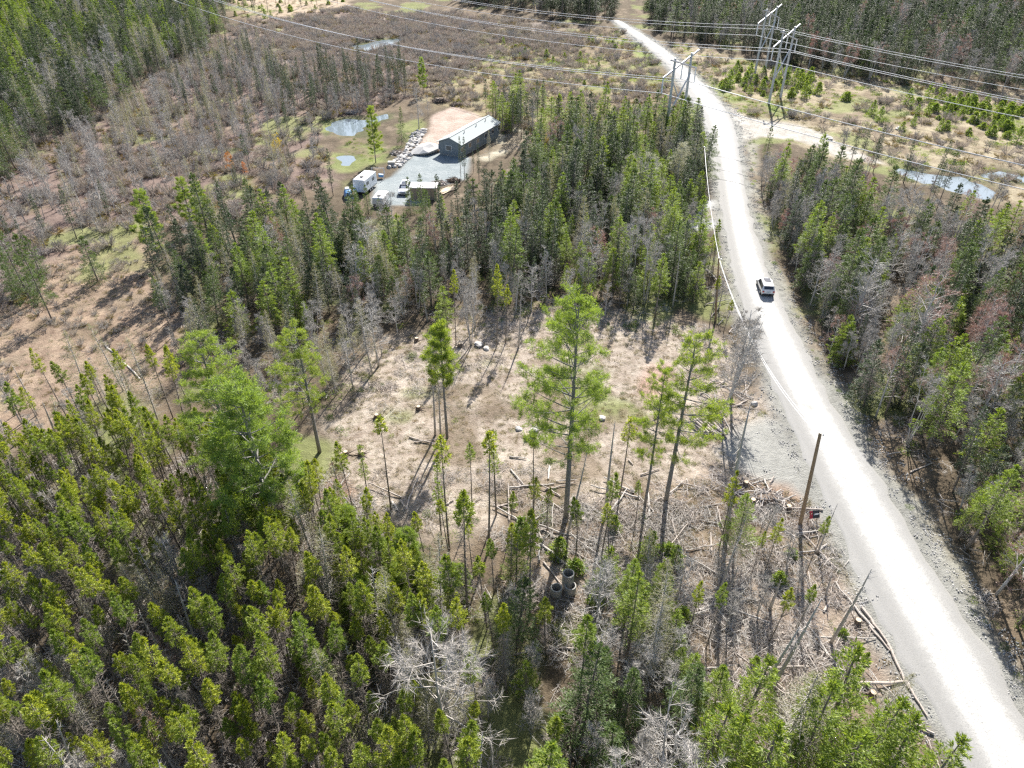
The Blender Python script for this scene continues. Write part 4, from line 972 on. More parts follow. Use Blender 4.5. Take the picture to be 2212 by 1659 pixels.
cover('heath_bushes', 'low leafless purple-brown bushes covering marsh and heath', [bush(1, 1.1, 1.1, 420, .022), bush(2, 1.5, 1.3, 480, .022), bush(3, .8, 1.2, 420, .03), bush(4, .6, 1.2, 420, .035), bush(5, 1.3, .9, 380, .025)], pts, [('heath', 'heath'), ('twig', 'heath'), ('heath', 'heath'), ('heath', 'heath_green'), ('heath', 'twig')])
WOODS = WP([(-500, 1000), (0, 1020), (420, 960), (700, 1050), (1000, 1250), (1500, 1250), (1830, 1300), (2050, 1650), (2200, 2200), (-900, 2300)])
WOODM = WP([(350, 650), (420, 530), (700, 500), (1000, 480), (1150, 330), (1500, 280), (1540, 600), (1420, 690), (860, 690), (730, 880), (500, 860)])
WOODR = WP([(1640, 330), (1900, 430), (2212, 480), (2700, 560), (3000, 1900), (2500, 1900), (1950, 990), (1700, 560)])
pts = fill([WOODS], .38, 321, 4, .6, 1.4, margin=1.5); pts = np.concatenate([pts, fill([WOODM, WOODR], .12, 322, 4, .6, 1.3, margin=1.8), fill(rz_poly('slash'), .9, 323, 4, .5, 1.3, clump=5, cut=.4), fill([WP([(680, 1000), (1500, 1040), (1760, 1090), (1780, 1200), (900, 1200), (700, 1100)])], .45, 324, 4, .4, 1.1, clump=5, cut=.47), fill([WP([(1480, 700), (1590, 760), (1660, 880), (1560, 900), (1480, 800)]), WP([(1500, 560), (1580, 540), (1600, 700), (1530, 700)]), WP([(750, 880), (870, 760), (1200, 660), (1100, 760), (850, 900)])], .35, 325, 4, .4, 1.1)])
cover('brush_litter', 'broken sticks and grey brushwood strewn over slash and wood floor', [(brush_mesh(1, 20, 1.1, .3, 1.6),), (brush_mesh(2, 34, 1.3, .3, 1.2),), (brush_mesh(3, 9, 1.2, .8, 2.6),), (brush_mesh(4, 36, .9, .2, .9),)], pts, [('brush',), ('twig',), ('dead',), ('log',)])
def low_green(seed, n, r, h):
    rng = np.random.default_rng(seed); mb = MB(); a = rng.uniform(0, 6.28, n); q = r * np.sqrt(rng.uniform(0, 1, n))
    P = np.c_[np.cos(a) * q, np.sin(a) * q, rng.uniform(0, h, n) * (1 - q / r * .6)]
    blades(mb, P, rng.normal(0, 1, (n, 3)) + [0, 0, .5], rng.uniform(.08, .22, n), .06, rng); return mb
pts = fill([WOODS], .13, 331, 3, .5, 1.3, clump=5, cut=.5); pts = np.concatenate([pts, fill([WOODM, WOODR], .07, 332, 3, .6, 1.5, clump=6, cut=.5), fill([WP([(740, 1080), (1150, 1080), (1500, 1120), (1480, 1240), (900, 1230)])], .25, 333, 3, .4, 1.1, clump=4, cut=.5), fill(rz_poly('shoulder_r'), .3, 334, 3, .3, .8), fill(rz_poly('clearing'), .03, 335, 3, .3, .7), fill(rz_poly('corridor', 'heath'), .09, 337, 3, .6, 1.9, clump=9, cut=.48), fill(rz_poly('green1', 'green2', 'green3', 'green5', 'green4'), .5, 336, 3, .3, .9)])
pts = np.concatenate([pts, fill([WP([(690, 820), (860, 660), (1200, 640), (1500, 670), (1480, 730), (1200, 720), (950, 740), (820, 830), (740, 960)])], .35, 338, 3, .4, 1.2, clump=4, cut=.45)])
cover('undergrowth', 'small green seedlings and moss patches on the wood floor', [(low_green(1, 160, .7, .5),), (low_green(2, 200, .6, .8),), (low_green(3, 150, .9, .3),)], pts, [('shrubleaf',), ('fir',), ('shrubleaf',)])
def pebble_mesh(seed, n):
    rng = np.random.default_rng(seed); mb = MB()
    for _ in range(n):
        c = np.array([*rng.uniform(-.6, .6, 2), .02]); s = rng.uniform(.03, .10)
        box(mb, c, (s * 2, s * 1.5, s), rng.uniform(0, 3), rng.normal(0, .3), rng.normal(0, .3), (.7, .7))
    return mb
M['stone'] = wood_mat('grey_stone', (.22, .22, .215), (.42, .41, .40), 1.0)
vl = np.concatenate([RL[::4], (RL + (RL - RR) * .28)[::-4]]); vr = np.concatenate([RR[::4], (RR + (RR - RL) * .45)[::-4]])
pts = fill([vl, vr], .45, 341, 2, .5, 1.1, margin=.1, avoid=('track', 'pond1')); pts = np.concatenate([pts, fill([ZW['gravel_entry'], ZW['whitelot']], .25, 342, 2, .5, 1, margin=.5, avoid=('track',)), fill([vl, vr], 1.0, 343, 2, .4, .9, margin=-9, avoid=('pond1',)) + np.array([0, 0, .07, 0, 0, 0, 0, 0, 0])])
cover('roadside_stones', 'loose grey stones along the road verges', [(pebble_mesh(1, 14),), (pebble_mesh(2, 8),)], pts, [('stone',), ('stone',)])

# ------------------------------------------------------------------ fallen logs, stumps, brush piles
LM2 = [((1225, 1270), 'the concrete rings'), ((1735, 1100), 'the utility pole'), ((1600, 1110), 'the red soil'), ((1222, 1060), 'the tallest pine'), ((967, 1500), 'the silver dead tree'), ((1793, 1390), 'the long leaning dead pole'), ((1545, 900), 'the log pile'), ((966, 940), 'the small bright pine'), ((690, 1000), 'the left clearing edge'), ((1437, 1080), 'the road-side pine'), ((1850, 1480), 'the road verge at lower right'), ((1570, 620), 'the roadside wires')]
def where(px, py):
    b = sorted(LM2, key=lambda l: (l[0][0] - px) ** 2 + (l[0][1] - py) ** 2)[0]; dx, dy = px - b[0][0], py - b[0][1]
    return (('right of ' if dx > 0 else 'left of ') if abs(dx) > abs(dy) else ('in front of ' if dy > 0 else 'behind ')) + b[1]
def log_between(a, b, r, label, za=.12, zb_=.12, mat='log', group='fallen logs', name='fallen_log', stubs=4):
    A = np.array([*ground_at(*a), 0]); B = np.array([*ground_at(*b), 0]); A[2] = tz(A[0], A[1]) + za; B[2] = tz(B[0], B[1]) + zb_
    c = (A + B) / 2; rng = np.random.default_rng(int(a[0] * 7 + a[1])); t = np.linspace(0, 1, 7)[:, None]
    P = (A - c) * (1 - t) + (B - c) * t; L = np.linalg.norm(B - A); P[:, :2] += rng.normal(0, .012 * L, (7, 2)); P[:, 2] = np.maximum(P[:, 2], -10)
    mb = MB(); tube(mb, P, np.linspace(r, r * .55, 7), 7)
    k = int(L * stubs * .5)
    if k: 
        q = rng.uniform(0, 1, (k, 1)); S0 = P[0] * (1 - q) + P[-1] * q; D = rng.normal(0, 1, (k, 3)); D[:, 2] = abs(D[:, 2])
        sticks(mb, S0, S0 + unit(D) * rng.uniform(.15, .6, (k, 1)), .018, .006)
    o = mb.build(name, M[mat], smooth=False); o.location = c
    return tag(o, label, 'log', group)
named_logs = [(C9(1160, 625), C9(1330, 860), .12, 'long log along the road verge, upper one'), (C9(1330, 860), C9(1460, 1150), .11, 'long log along the road verge, middle one'), (C9(1450, 1110), C9(1580, 1330), .10, 'long log along the road verge, lower one'), (C9(1200, 740), C9(1345, 910), .09, 'log lying beside the upper verge log'), (C9(1100, 1120), C9(1465, 1105), .13, 'dark log lying crosswise at the lower verge'), (C9(1290, 1150), C9(1485, 1270), .08, 'thin log below the crosswise one'), (C9(650, 822), C9(1260, 822), .06, 'very long thin pale pole lying across the slash'), (C9(880, 250), C9(970, 360), .10, 'pale log near the gravel edge, lower of two'), (C9(880, 250), C9(935, 212), .12, 'short thick pale log near the gravel edge'), (C9(600, 285), C9(880, 250), .08, 'pale log pointing to the road in the slash'), (C9(580, 265), C9(700, 215), .07, 'small log beside the red soil slash'), (C9(105, 655), C9(230, 600), .13, 'pale split log in the slash, lower of a pair'), (C9(115, 590), C9(240, 560), .12, 'pale split log in the slash, upper of a pair'), (C9(680, 900), C9(745, 830), .13, 'short pale thick log amid the young firs'), (C9(910, 655), C9(950, 590), .09, 'short upright-lying log in the slash'),
    (C8(1290, 220), C8(1500, 395), .10, 'long pale pole pointing at the concrete rings'), (C8(1280, 120), C8(1640, 350), .08, 'second long pole above the rings'), (C8(1310, 340), C8(1460, 530), .07, 'thin pole leaning over the concrete rings'), (C8(870, 970), C8(1540, 890), .10, 'long grey log across the dark gap below the rings'), (C8(1340, 880), C8(1470, 950), .07, 'thin pale stick below the rings'), (C8(1650, 530), C8(1650, 630), .08, 'short pale stick right of the rings'), (C8(1420, 160), C8(1690, 225), .07, 'pale pole in the slash above the rings'), (C8(1400, 245), C8(1640, 235), .06, 'second pale pole in the slash above the rings'),
    (C5(1090, 1515), C5(1380, 1500), .10, 'pale log at the near edge of the clearing'), (C5(1100, 1400), C5(1180, 1500), .08, 'log beside the pale one at the near clearing edge'), (C5(1000, 1640), C5(1160, 1610), .09, 'dark log at the near clearing edge'), (C5(1350, 1380), C5(1340, 1470), .12, 'short thick pale log right in front of the clearing centre'), (C5(440, 1175), C5(620, 1225), .08, 'log under the small bright pine'), (C5(470, 1210), C5(640, 1190), .07, 'thinner log under the small bright pine'), (C5(1090, 1310), C5(1200, 1325), .08, 'short pale log left of the tallest pine'), (C5(650, 1640), C5(730, 1590), .09, 'log at the lower left clearing edge'), (C5(380, 1590), C5(430, 1650), .09, 'two-tone log at the lower left clearing edge'), (C5(330, 1600), C5(370, 1659), .10, 'pale split log at the lower left clearing edge'), (C5(0, 1540), C5(60, 1610), .08, 'thin log by the broad left pine'), (C5(1940, 1430), C5(2060, 1400), .08, 'log between the two road-side pines'), (C5(1860, 1330), C5(1890, 1360), .08, 'small stub of log right of the tallest pine'),
    (C6(250, 1030), C6(320, 1160), .07, 'pale pole by the leaning dead trees'), (C6(320, 1100), C6(375, 1190), .06, 'thin pale pole by the leaning dead trees'), (C6(360, 970), C6(420, 930), .10, 'log near the white rock on the verge'), (C6(300, 960), C6(440, 985), .08, 'pole beside the log pile'), (C6(150, 80), C6(300, 225), .10, 'pale pole along the upper roadside'), (C6(60, 60), C6(0, 190), .08, 'thin pole beside the young roadside firs'), (C6(225, 150), C6(300, 215), .10, 'short log in the roadside debris'), (C6(1320, 1290), C6(1480, 1270), .07, 'thin log in the opening of the right wood'), (C6(1480, 1400), C6(1610, 1360), .08, 'log in the opening of the right wood'),
    ((755, 860), (865, 1010), .0, ''), ((222, 740), (300, 818), .13, 'long fallen pale trunk at the marsh edge, left side'), (C8(560, 1430), C8(820, 1475), .09, 'pale fallen log at the bottom centre'), (C8(700, 1410), C8(860, 1430), .07, 'second pale fallen log at the bottom centre')]
for a, b, r, lb in named_logs:
    if r: log_between(a, b, r * 1.15, lb, mat='dead' if 'pale' in lb else 'log')
def C10(x, y): return ((2150 + x * .2291) * .72, (1260 + y * .2291) * .72)
heap = [((380, 710), (470, 775)), ((330, 780), (500, 935)), ((610, 780), (690, 975)), ((210, 1005), (350, 940)), ((450, 860), (590, 820)), ((700, 830), (745, 765)), ((930, 1020), (1030, 1000)), ((780, 980), (870, 940)), ((260, 980), (350, 1020)), ((520, 880), (600, 1000)), ((640, 1000), (800, 1120)), ((560, 1310), (720, 1210))]
for i, (a, b) in enumerate(heap):
    log_between(C10(*a), C10(*b), .10, ('orange freshly split log at the edge of the red soil' if i == 11 else 'cut log number in the heap' if False else ['dark short log at the top of the brush heap', 'long pale log on the brush heap', 'pale upright log in the middle of the brush heap', 'log at the left foot of the brush heap', 'thin log on the left side of the brush heap', 'small stick at the right top of the brush heap', 'pale log on the right side of the brush heap', 'dark log near the right side of the brush heap', 'short log under the left foot log', 'log under the pale upright one', 'rooty log at the lower right of the brush heap'][i]), zb_=.3, mat='log' if i % 2 else 'dead', stubs=5)
# scattered unnamed slash logs
lr = np.random.default_rng(55); cnt = 0
SL = [ZW['slash'], WP([(700, 1040), (1500, 1040), (1500, 1120), (760, 1130)]), WP([(1500, 820), (1640, 830), (1660, 900), (1540, 950)]), WP([(1510, 560), (1570, 560), (1600, 720), (1540, 700)])]
for P, n in zip(SL, (75, 18, 16, 10)):
    k = 0
    while k < n:
        x = lr.uniform(P[:, 0].min(), P[:, 0].max()); y = lr.uniform(P[:, 1].min(), P[:, 1].max())
        if sdf(P, np.array([x]), np.array([y]))[0] > 0 or sdf(road_poly, np.array([x]), np.array([y]))[0] < 1.2: continue
        k += 1; a = lr.uniform(0, 3.14); L = lr.uniform(1.2, 5); dx, dy = math.cos(a) * L / 2, math.sin(a) * L / 2
        p0 = measured(x - dx, y - dy, 0.); p1 = measured(x + dx, y + dy, 0.); m_ = measured(x, y, 0.)
        pale = lr.random() < .5
        log_between((float(p0[0]), float(p0[1])), (float(p1[0]), float(p1[1])), lr.uniform(.05, .11), ('%s %s log lying %s' % ('long' if L > 3.2 else 'short', 'pale' if pale else 'brown', where(float(m_[0]), float(m_[1])))), zb_=lr.uniform(.1, .5), mat='dead' if pale else 'log')
# log pile in the shade
t = empty('log_pile', (*ground_at(*C6(150, 1120)), 0)); lx, ly = t.location[0], t.location[1]; t.location[2] = tz(lx, ly)
tag(t, 'dark pile of parallel cut logs in the shade beside the gravel entry', 'log pile')
rr = random.Random(3)
for i in range(16):
    L = rr.uniform(2.6, 3.6); row = i // 7; off = (i % 7 - 3) * .42 + row * .2; mb = MB(); a = rr.gauss(-.45, .1)
    d = np.array([math.sin(a), math.cos(a), rr.gauss(0, .03)]); c = np.array([off, 0, .12 + row * .2])
    tube(mb, [c - d * L / 2, c, c + d * L / 2], [.12, .11, .09], 7); mb.build('log', M['log'], t)
# stumps
SPOT = [((900, 735), 'dark root stump at the back left of the clearing'), ((1138, 948), 'pale-topped stump in the middle of the clearing'), (C5(230, 1050), 'small stump at the left of the clearing'), (C5(770, 590), 'dark rooty stump under the back spruce group'), (C10(370, 870), 'black stump in the brush heap'), (C10(460, 1110), 'dark stump above the red soil'), (C10(940, 1150), 'upturned root stump left of the utility pole'), (C9(1130, 720), 'dark overturned stump by the road verge'), (C5(30, 1290), 'black stump at the left clearing edge'), (C5(130, 1290), 'second black stump at the left clearing edge'), (C5(500, 990), 'small dark stump behind the small bright pine'), (C9(1230, 1180), 'reddish root stump at the lower road verge')]
M['stump'] = wood_mat('dark_root_wood', (.05, .04, .035), (.16, .12, .09))
M['cutface'] = plain('cut_wood_face', (.52, .42, .30), .8)
for i, (p_, lb) in enumerate(SPOT):
    x, y = ground_at(*p_); t = empty('stump', (x, y, tz(x, y))); tag(t, lb, 'stump'); rng = np.random.default_rng(400 + i)
    mb = MB(); tube(mb, [(0, 0, -.05), (0, 0, .2), (.02, 0, .5)], [.42, .28, .24], 9)
    k = 9; a = np.arange(k) * .7 + rng.normal(0, .2, k); D = np.c_[np.cos(a), np.sin(a), rng.uniform(-.15, .5, k)]
    sticks(mb, D * .15, D * rng.uniform(.5, 1.1, (k, 1)), .09, .02); mb.build('roots', M['stump'], t)
    mb = MB(); tube(mb, [(.02, 0, .49), (.02, 0, .515)], .22, 9); mb.build('cut_face', M['cutface'], t)
for p_, w, lb in ((C4(1330, 20), 3.6, 'big dark brush pile above the pink dirt lot'), (C4(1510, 60), 2.6, 'smaller dark brush pile at the top of the dirt lot'), (C4(1330, 930), 1.9, 'woodpile of split sticks right of the tan shed'), (C4(1480, 900), 1.9, 'dark woodpile at the right edge of the grey lot'), (C4(2090, 240), 3.2, 'dark heap of roots behind the right end of the house'), (C4(860, 600), 2.0, 'grey brush between the boulders and the lone fir'), (C4(340, 150), 2.4, 'brush heap on the pond bank'), (C10(640, 1080), 2.6, 'grey brush heap beside the red soil')):
    x, y = ground_at(*p_); t = empty('brush_pile', (x, y, tz(x, y))); tag(t, lb, 'brush pile'); rng = np.random.default_rng(int(abs(x * 9 + y))); n = 170
    a = rng.uniform(0, 6.28, n); q = w * np.sqrt(rng.uniform(0, 1, n)) * .7; P = np.c_[np.cos(a) * q, np.sin(a) * q * .7, rng.uniform(0, 1, n) * (1 - q / w) * .38 * w + .05]
    D = rng.normal(0, 1, (n, 3)); D[:, 2] *= .35; D = unit(D) * rng.uniform(.4, 1.6, (n, 1)); mb = MB(); sticks(mb, P - D / 2, P + D / 2, rng.uniform(.03, .09, n), .02)
    dark = 'dark' in lb; mb.build('branches', M['stump' if dark else 'brush'], t)
    mb = MB(); box(mb, (0, 0, w * .12), (w * 1.1, w * .7, w * .24), .3, 0, 0, (.5, .5)); mb.build('core', M['stump'], t)
# boulders
def rock(name, x, y, s, label, group, mat='stone', seed=0, sq=.7):
    me = bpy.data.meshes.new('boulder'); import bmesh
    bm = bmesh.new(); bmesh.ops.create_icosphere(bm, subdivisions=2, radius=1); rng = random.Random(seed)
    o1, o2, o3 = rng.uniform(0, 9), rng.uniform(0, 9), rng.uniform(0, 9)
    for v in bm.verts:
        f = 1 + .22 * math.sin(v.co.x * 3 + o1) * math.cos(v.co.y * 2.6 + o2) + .14 * math.sin(v.co.z * 5 + o3); v.co *= f
    bm.to_mesh(me); bm.free(); me.materials.append(M[mat])
    o = bpy.data.objects.new(name, me); sc.collection.objects.link(o); o.location = (x, y, tz(x, y) + s * sq * .3)
    o.scale = (s, s * rng.uniform(.7, 1), s * sq); o.rotation_euler = (rng.gauss(0, .15), rng.gauss(0, .15), rng.uniform(0, 6.28))
    return tag(o, label, 'rock', group)
M['pale_rock'] = wood_mat('pale_granite', (.22, .21, .20), (.38, .365, .35), 1.0)
BL = resample(WP([C4(870, 750), C4(940, 680), C4(1030, 590), C4(1075, 490), C4(1110, 400), C4(1180, 330)]), 34)
rr = random.Random(9)
for i, (x, y) in enumerate(BL):
    for j in range(3):
        f = i / 34
        rock('boulder', x - .9 + (j - 1) * rr.uniform(.7, 1.2), y + rr.gauss(0, .5), rr.uniform(.35, .65), 'pale boulder in the row along the lot, %s part' % ('lower' if f < .35 else 'middle' if f < .7 else 'upper'), 'pale boulders in the row along the lot, %s part' % ('lower' if f < .35 else 'middle' if f < .7 else 'upper'), 'pale_rock', i * 3 + j)
for i, (p_, s, lb) in enumerate(((C5(1250, 1140), .55, 'white-topped rock in the clearing centre'), (C5(1690, 1060), .5, 'pale rock right behind the tallest pine'), (C6(465, 955), .5, 'pale flat rock on the verge by the log pile'), (C3(1395, 845), .8, 'small grey rock on the corridor'), (C3(1770, 645), .8, 'pale rock among the corridor shrubs'), (C5(890, 580), .6, 'whitish rock under the back spruce group'), (C5(940, 600), .5, 'second whitish rock under the back spruce group'), (C10(480, 1310), .3, 'white stone on the red soil'), (C9(455, 55), .3, 'small white stone below the red soil'), (C5(1150, 1125), .4, 'brown rock left of the white-topped rock'), (C3(950, 905), .9, 'pale rock by the side track'), (C3(930, 885), .7, 'smaller pale rock by the side track'), ((560, 495), .6, 'grey rock at the left wood end'))):
    x, y = ground_at(*p_); rock('rock', x, y, s, lb, None, 'pale_rock', 900 + i, .6)
x, y = ground_at(*C4(1160, 570)); o = rock('gravel_pile', x, y, 2.9, 'small dark-shaded gravel pile where dirt and grey gravel meet', None, 'stone', 77, .45); o['category'] = 'gravel pile'

# ------------------------------------------------------------------ concrete well rings
M['concrete'] = plain('cast_concrete', (.34, .33, .31), .9, var=.2, scale=3)
def ring(x, y, z0, label, ro=.50, ri=.40, h=.88):
    mb = MB(); n = 28; V = []
    for r, z in ((ro, 0), (ro, h - .03), (ro - .02, h), (ri, h), (ri, 0)):
        V += [(r * math.cos(a), r * math.sin(a), z) for a in np.arange(n) * 6.28318 / n]
    F = [(k * n + i, k * n + (i + 1) % n, ((k + 1) % 5) * n + (i + 1) % n, ((k + 1) % 5) * n + i) for k in range(5) for i in range(n)]
    mb.add(V, f4=F); o = mb.build('concrete_ring', M['concrete']); o.location = (x, y, z0)
    return tag(o, label, 'concrete ring')
q = lambda fx_, fy_: (fx_ * .72, fy_ * .72)
x, y = ground_at(*q(1704.5, 1727), 1.72); z0 = tz(x, y)
ring(x, y, z0, 'lower concrete ring of the stacked pair in the slash'); ring(x + .02, y, z0 + .885, 'upper concrete ring, topmost of the stacked pair')
x, y = ground_at(*q(1711, 1762), .85); ring(x, y, tz(x, y) - .03, 'single concrete ring standing in front of the stacked pair')
x, y = ground_at(*q(1669, 1768), .85); ring(x, y, tz(x, y) - .03, 'shaded concrete ring left of the other rings')

# ------------------------------------------------------------------ vehicles
M['white_paint'] = plain('white_car_paint', (.78, .78, .80), .28, var=.02, coat=.5)
M['glass'] = plain('dark_tinted_glass', (.02, .025, .035), .06, var=.1, spec=1.0)
M['tyre'] = plain('tyre_rubber', (.025, .025, .025), .85)
M['rim'] = plain('alloy_rim', (.45, .45, .46), .35, .8)
M['red_lamp'] = plain('red_tail_lamp', (.45, .02, .02), .2)
M['plastic'] = plain('black_plastic', (.04, .04, .045), .6)
M['plate'] = plain('blue_white_plate', (.55, .65, .68), .5)
M['lampglass'] = plain('clear_lamp', (.7, .72, .75), .15)
def car(name, label, cat, x, y, z, heading, front=False):
    t = empty(name, (x, y, z), heading); tag(t, label, cat)
    st = [(-2.28, .42, .50, .80, .84, .86, .80), (-2.22, .34, .62, .98, 1.02, .90, .80), (-2.0, .30, .66, 1.02, 1.32, .91, .76), (-1.80, .28, .68, 1.03, 1.60, .92, .70), (-1.2, .28, .68, 1.03, 1.67, .93, .68), (-.2, .28, .68, 1.02, 1.69, .93, .67), (.45, .28, .68, 1.0, 1.62, .93, .67), (.85, .28, .68, .99, 1.32, .93, .73), (1.2, .28, .68, .97, 1.03, .92, .80), (1.75, .30, .66, .90, .95, .91, .80), (2.15, .34, .60, .78, .82, .86, .74), (2.30, .42, .52, .62, .64, .76, .66)]
    V = []
    for (sx, zl, zm, zb, zt, w, wt) in st:
        half = [(w - .06, zl), (w, zm), (w, zb), (wt, zt), (wt * .6, zt + .035)]
        V += [(sx, yy, zz) for yy, zz in half] + [(sx, -yy, zz) for yy, zz in half[::-1]]
    n = 10; F = []
    for i in range(len(st) - 1):
        for j in range(n - 1): F.append((i * n + j, (i + 1) * n + j, (i + 1) * n + j + 1, i * n + j + 1))
        F.append((i * n + n - 1, (i + 1) * n + n - 1, (i + 1) * n, i * n))
    L = (len(st) - 1) * n
    F += [(0, 1, 8, 9), (1, 2, 7, 8), (2, 3, 6, 7), (3, 4, 5, 6)]
    F += [(L + 9, L + 8, L + 1, L), (L + 8, L + 7, L + 2, L + 1), (L + 7, L + 6, L + 3, L + 2), (L + 6, L + 5, L + 4, L + 3)]
    body = MB().add(V, f4=F).build('body', M['white_paint'], t, smooth=True); bevel(body, .04)
    mb = MB(); box(mb, (0, 0, .34), (4.3, 1.80, .2)); mb.build('lower_trim', M['plastic'], t)
    def quad(nm, pts_, mat): MB().add(pts_, f4=[(0, 1, 2, 3)]).build(nm, M[mat], t).modifiers.new('solid', 'SOLIDIFY').thickness = .02
    quad('rear_window', [(-2.15, .68, 1.18), (-2.15, -.68, 1.18), (-1.90, -.62, 1.52), (-1.90, .62, 1.52)], 'glass')
    quad('windshield', [(1.21, .76, 1.06), (.50, .64, 1.63), (.50, -.64, 1.63), (1.21, -.76, 1.06)], 'glass')
    quad('sunroof', [(-.85, .48, 1.765), (-.85, -.48, 1.765), (.3, -.48, 1.73), (.3, .48, 1.73)], 'glass')
    for s in (1, -1):
        quad('side_window', [(-1.85, .935 * s, 1.06), (.95, .94 * s, 1.03), (.45, .71 * s, 1.55), (-1.7, .745 * s, 1.53)], 'glass')
        mb = MB(); box(mb, (-2.24, .73 * s, .86), (.14, .26, .22)); bevel(mb.build('tail_light', M['red_lamp'], t), .02)
        mb = MB(); box(mb, (2.16, .62 * s, .74), (.2, .3, .14)); bevel(mb.build('headlight', M['lampglass'], t), .02)
        mb = MB(); box(mb, (.85, 1.02 * s, 1.06), (.16, .2, .14)); bevel(mb.build('mirror', M['white_paint'], t), .03)
        for wx in (-1.42, 1.42):
            mb = MB(); tube(mb, [(wx, .72 * s, .36), (wx, .95 * s, .36)], .36, 20); w = mb.build('wheel', M['tyre'], t)
            mb = MB(); tube(mb, [(wx, .93 * s, .36), (wx, .965 * s, .36)], .22, 14); mb.build('rim', M['rim'], w)
    mb = MB(); box(mb, (-2.29, 0, .80), (.04, .5, .16)); mb.build('licence_plate', M['plate'], t)
    mb = MB(); box(mb, (-2.27, 0, .48), (.16, 1.66, .16)); bevel(mb.build('rear_bumper', M['plastic'], t), .03)
    mb = MB(); box(mb, (2.27, 0, .62), (.08, 1.0, .2)); bevel(mb.build('grille', M['plastic'], t), .02)
    mb = MB(); box(mb, (-1.86, 0, 1.665), (.28, 1.25, .04)); mb.build('spoiler', M['white_paint'], t)
    return t
i0 = int(np.argmin(np.hypot(road_mid[:, 0] - ground_at(1650, 640)[0], road_mid[:, 1] - ground_at(1650, 640)[1])))
dd = road_mid[i0 - 8] - road_mid[i0 + 8]; hd = math.atan2(dd[1], dd[0])
x, y = ground_at(1657, 643); cx, cy = x + math.cos(hd) * 2.2, y + math.sin(hd) * 2.2
car('suv', 'white suv with dark rear window driving away along the gravel road', 'car', cx, cy, tz(cx, cy) + .12, hd)
x, y = ground_at(*C4(925, 1060)); car('suv', 'white suv parked on the grey lot, facing the clearing', 'car', x, y + 2, tz(x, y) + .03, -math.pi / 2 - .05)

# ------------------------------------------------------------------ house lot
M['siding'] = plain('blue_grey_siding', (.19, .22, .24), .7, var=.08)
M['roofing'] = plain('grey_shingles', (.36, .39, .39), .95, var=.08, scale=9, spec=.08)
M['trim'] = plain('white_trim', (.75, .76, .76), .5, var=.02)
M['tan'] = plain('tan_boards', (.42, .33, .24), .8)
M['white_sheet'] = plain('white_trailer_skin', (.80, .80, .80), .35, var=.03)
M['blue_tarp'] = plain('blue_tarp', (.08, .22, .45), .5, var=.3)
M['galv'] = plain('galvanised_steel', (.5, .51, .52), .45, .6)
a0 = np.array(ground_at(*C4(1480, 625))); a1 = np.array(ground_at(*C4(1995, 315))); ax = unit(a1 - a0); LEN, WID = 18.0, 5.4
perp = np.array([ax[1], -ax[0]])
ctr = a0 + ax * LEN / 2 + perp * (-WID * .15)
hrz = math.atan2(ax[1], ax[0]); t = empty('house', (ctr[0], ctr[1], tz(*ctr) - .05), hrz)
tag(t, 'long narrow single-storey house with grey gable roof beside the gravel lot', 'house')
HX, HY = LEN / 2, WID / 2; wallz = 3.1
def hb(nm, c, s, mat, parent=None, **k): mb = MB(); box(mb, c, s, **k); return mb.build(nm, M[mat], parent if parent is not None else t)
hb('foundation', (0, 0, .25), (LEN - .1, WID - .1, .6), 'concrete')
for s in (1, -1):
    w = hb('wall', (0, s * (HY - .1), .55 + 1.3), (LEN, .2, 2.6), 'siding')
    for k in range(10):
        hb('siding_board', (0, s * (HY + .004), .68 + k * .26), (LEN + .01, .03, .235), 'siding', w, rx=s * .06)
    for k, wx in enumerate((-8.6, -5.2, -1.6, 2.2, 5.6, 8.8)):
        if s == 1 and k == 2:
            d = hb('door', (wx, HY + .03, 1.55), (.95, .06, 2.05), 'trim'); hb('handle', (wx + .38, HY + .09, 1.5), (.04, .06, .12), 'galv', d)
            hb('step', (wx, HY + .7, .22), (1.6, 1.3, .5), 'tan'); continue
        f = hb('window', (wx, s * (HY + .03), 1.95), (1.3, .08, 1.1), 'trim')
        hb('pane', (wx - .3, s * (HY + .075), 1.95), (.52, .02, .94), 'glass', f); hb('pane', (wx + .3, s * (HY + .075), 1.95), (.52, .02, .94), 'glass', f)
for s in (1, -1):
    x_ = s * (HX - .1); V = [(x_ - .1, -HY + .2, .55), (x_ + .1, -HY + .2, .55), (x_ + .1, HY - .2, .55), (x_ - .1, HY - .2, .55), (x_ - .1, -HY + .2, 3.12), (x_ + .1, -HY + .2, 3.12), (x_ + .1, HY - .2, 3.12), (x_ - .1, HY - .2, 3.12), (x_ - .1, 0, 4.15), (x_ + .1, 0, 4.15)]
    w = MB().add(V, f4=[(0, 3, 2, 1), (0, 1, 5, 4), (2, 3, 7, 6), (4, 5, 9, 8), (6, 7, 8, 9), (1, 2, 6, 5), (3, 0, 4, 7)], f3=[(5, 6, 9), (7, 4, 8)]).build('gable_wall', M['siding'], t)
    f = hb('window', (s * (HX + .03), .3, 1.95), (.08, 1.5, 1.1), 'trim'); hb('pane', (s * (HX + .075), .3, 1.95), (.02, 1.3, .94), 'glass', f)
ang = math.atan2(1.15, HY + .25); rl = math.hypot(HY + .35, 1.22)
for s in (1, -1):
    r_ = hb('roof_slope', (0, s * (HY + .3) / 2, 3.65), (LEN + .7, rl, .10), 'roofing', rx=-s * ang)
    for k in range(12):
        f = (k + .5) / 12; yy = s * (f * (HY + .32)); zz = 4.25 - f * 1.18
        hb('shingle_row', (0, yy, zz), (LEN + .66, rl / 12 * 1.02, .03), 'roofing', r_, rx=-s * (ang - .015))
    hb('eave_trim', (0, s * (HY + .36), 3.03), (LEN + .7, .05, .16), 'trim')
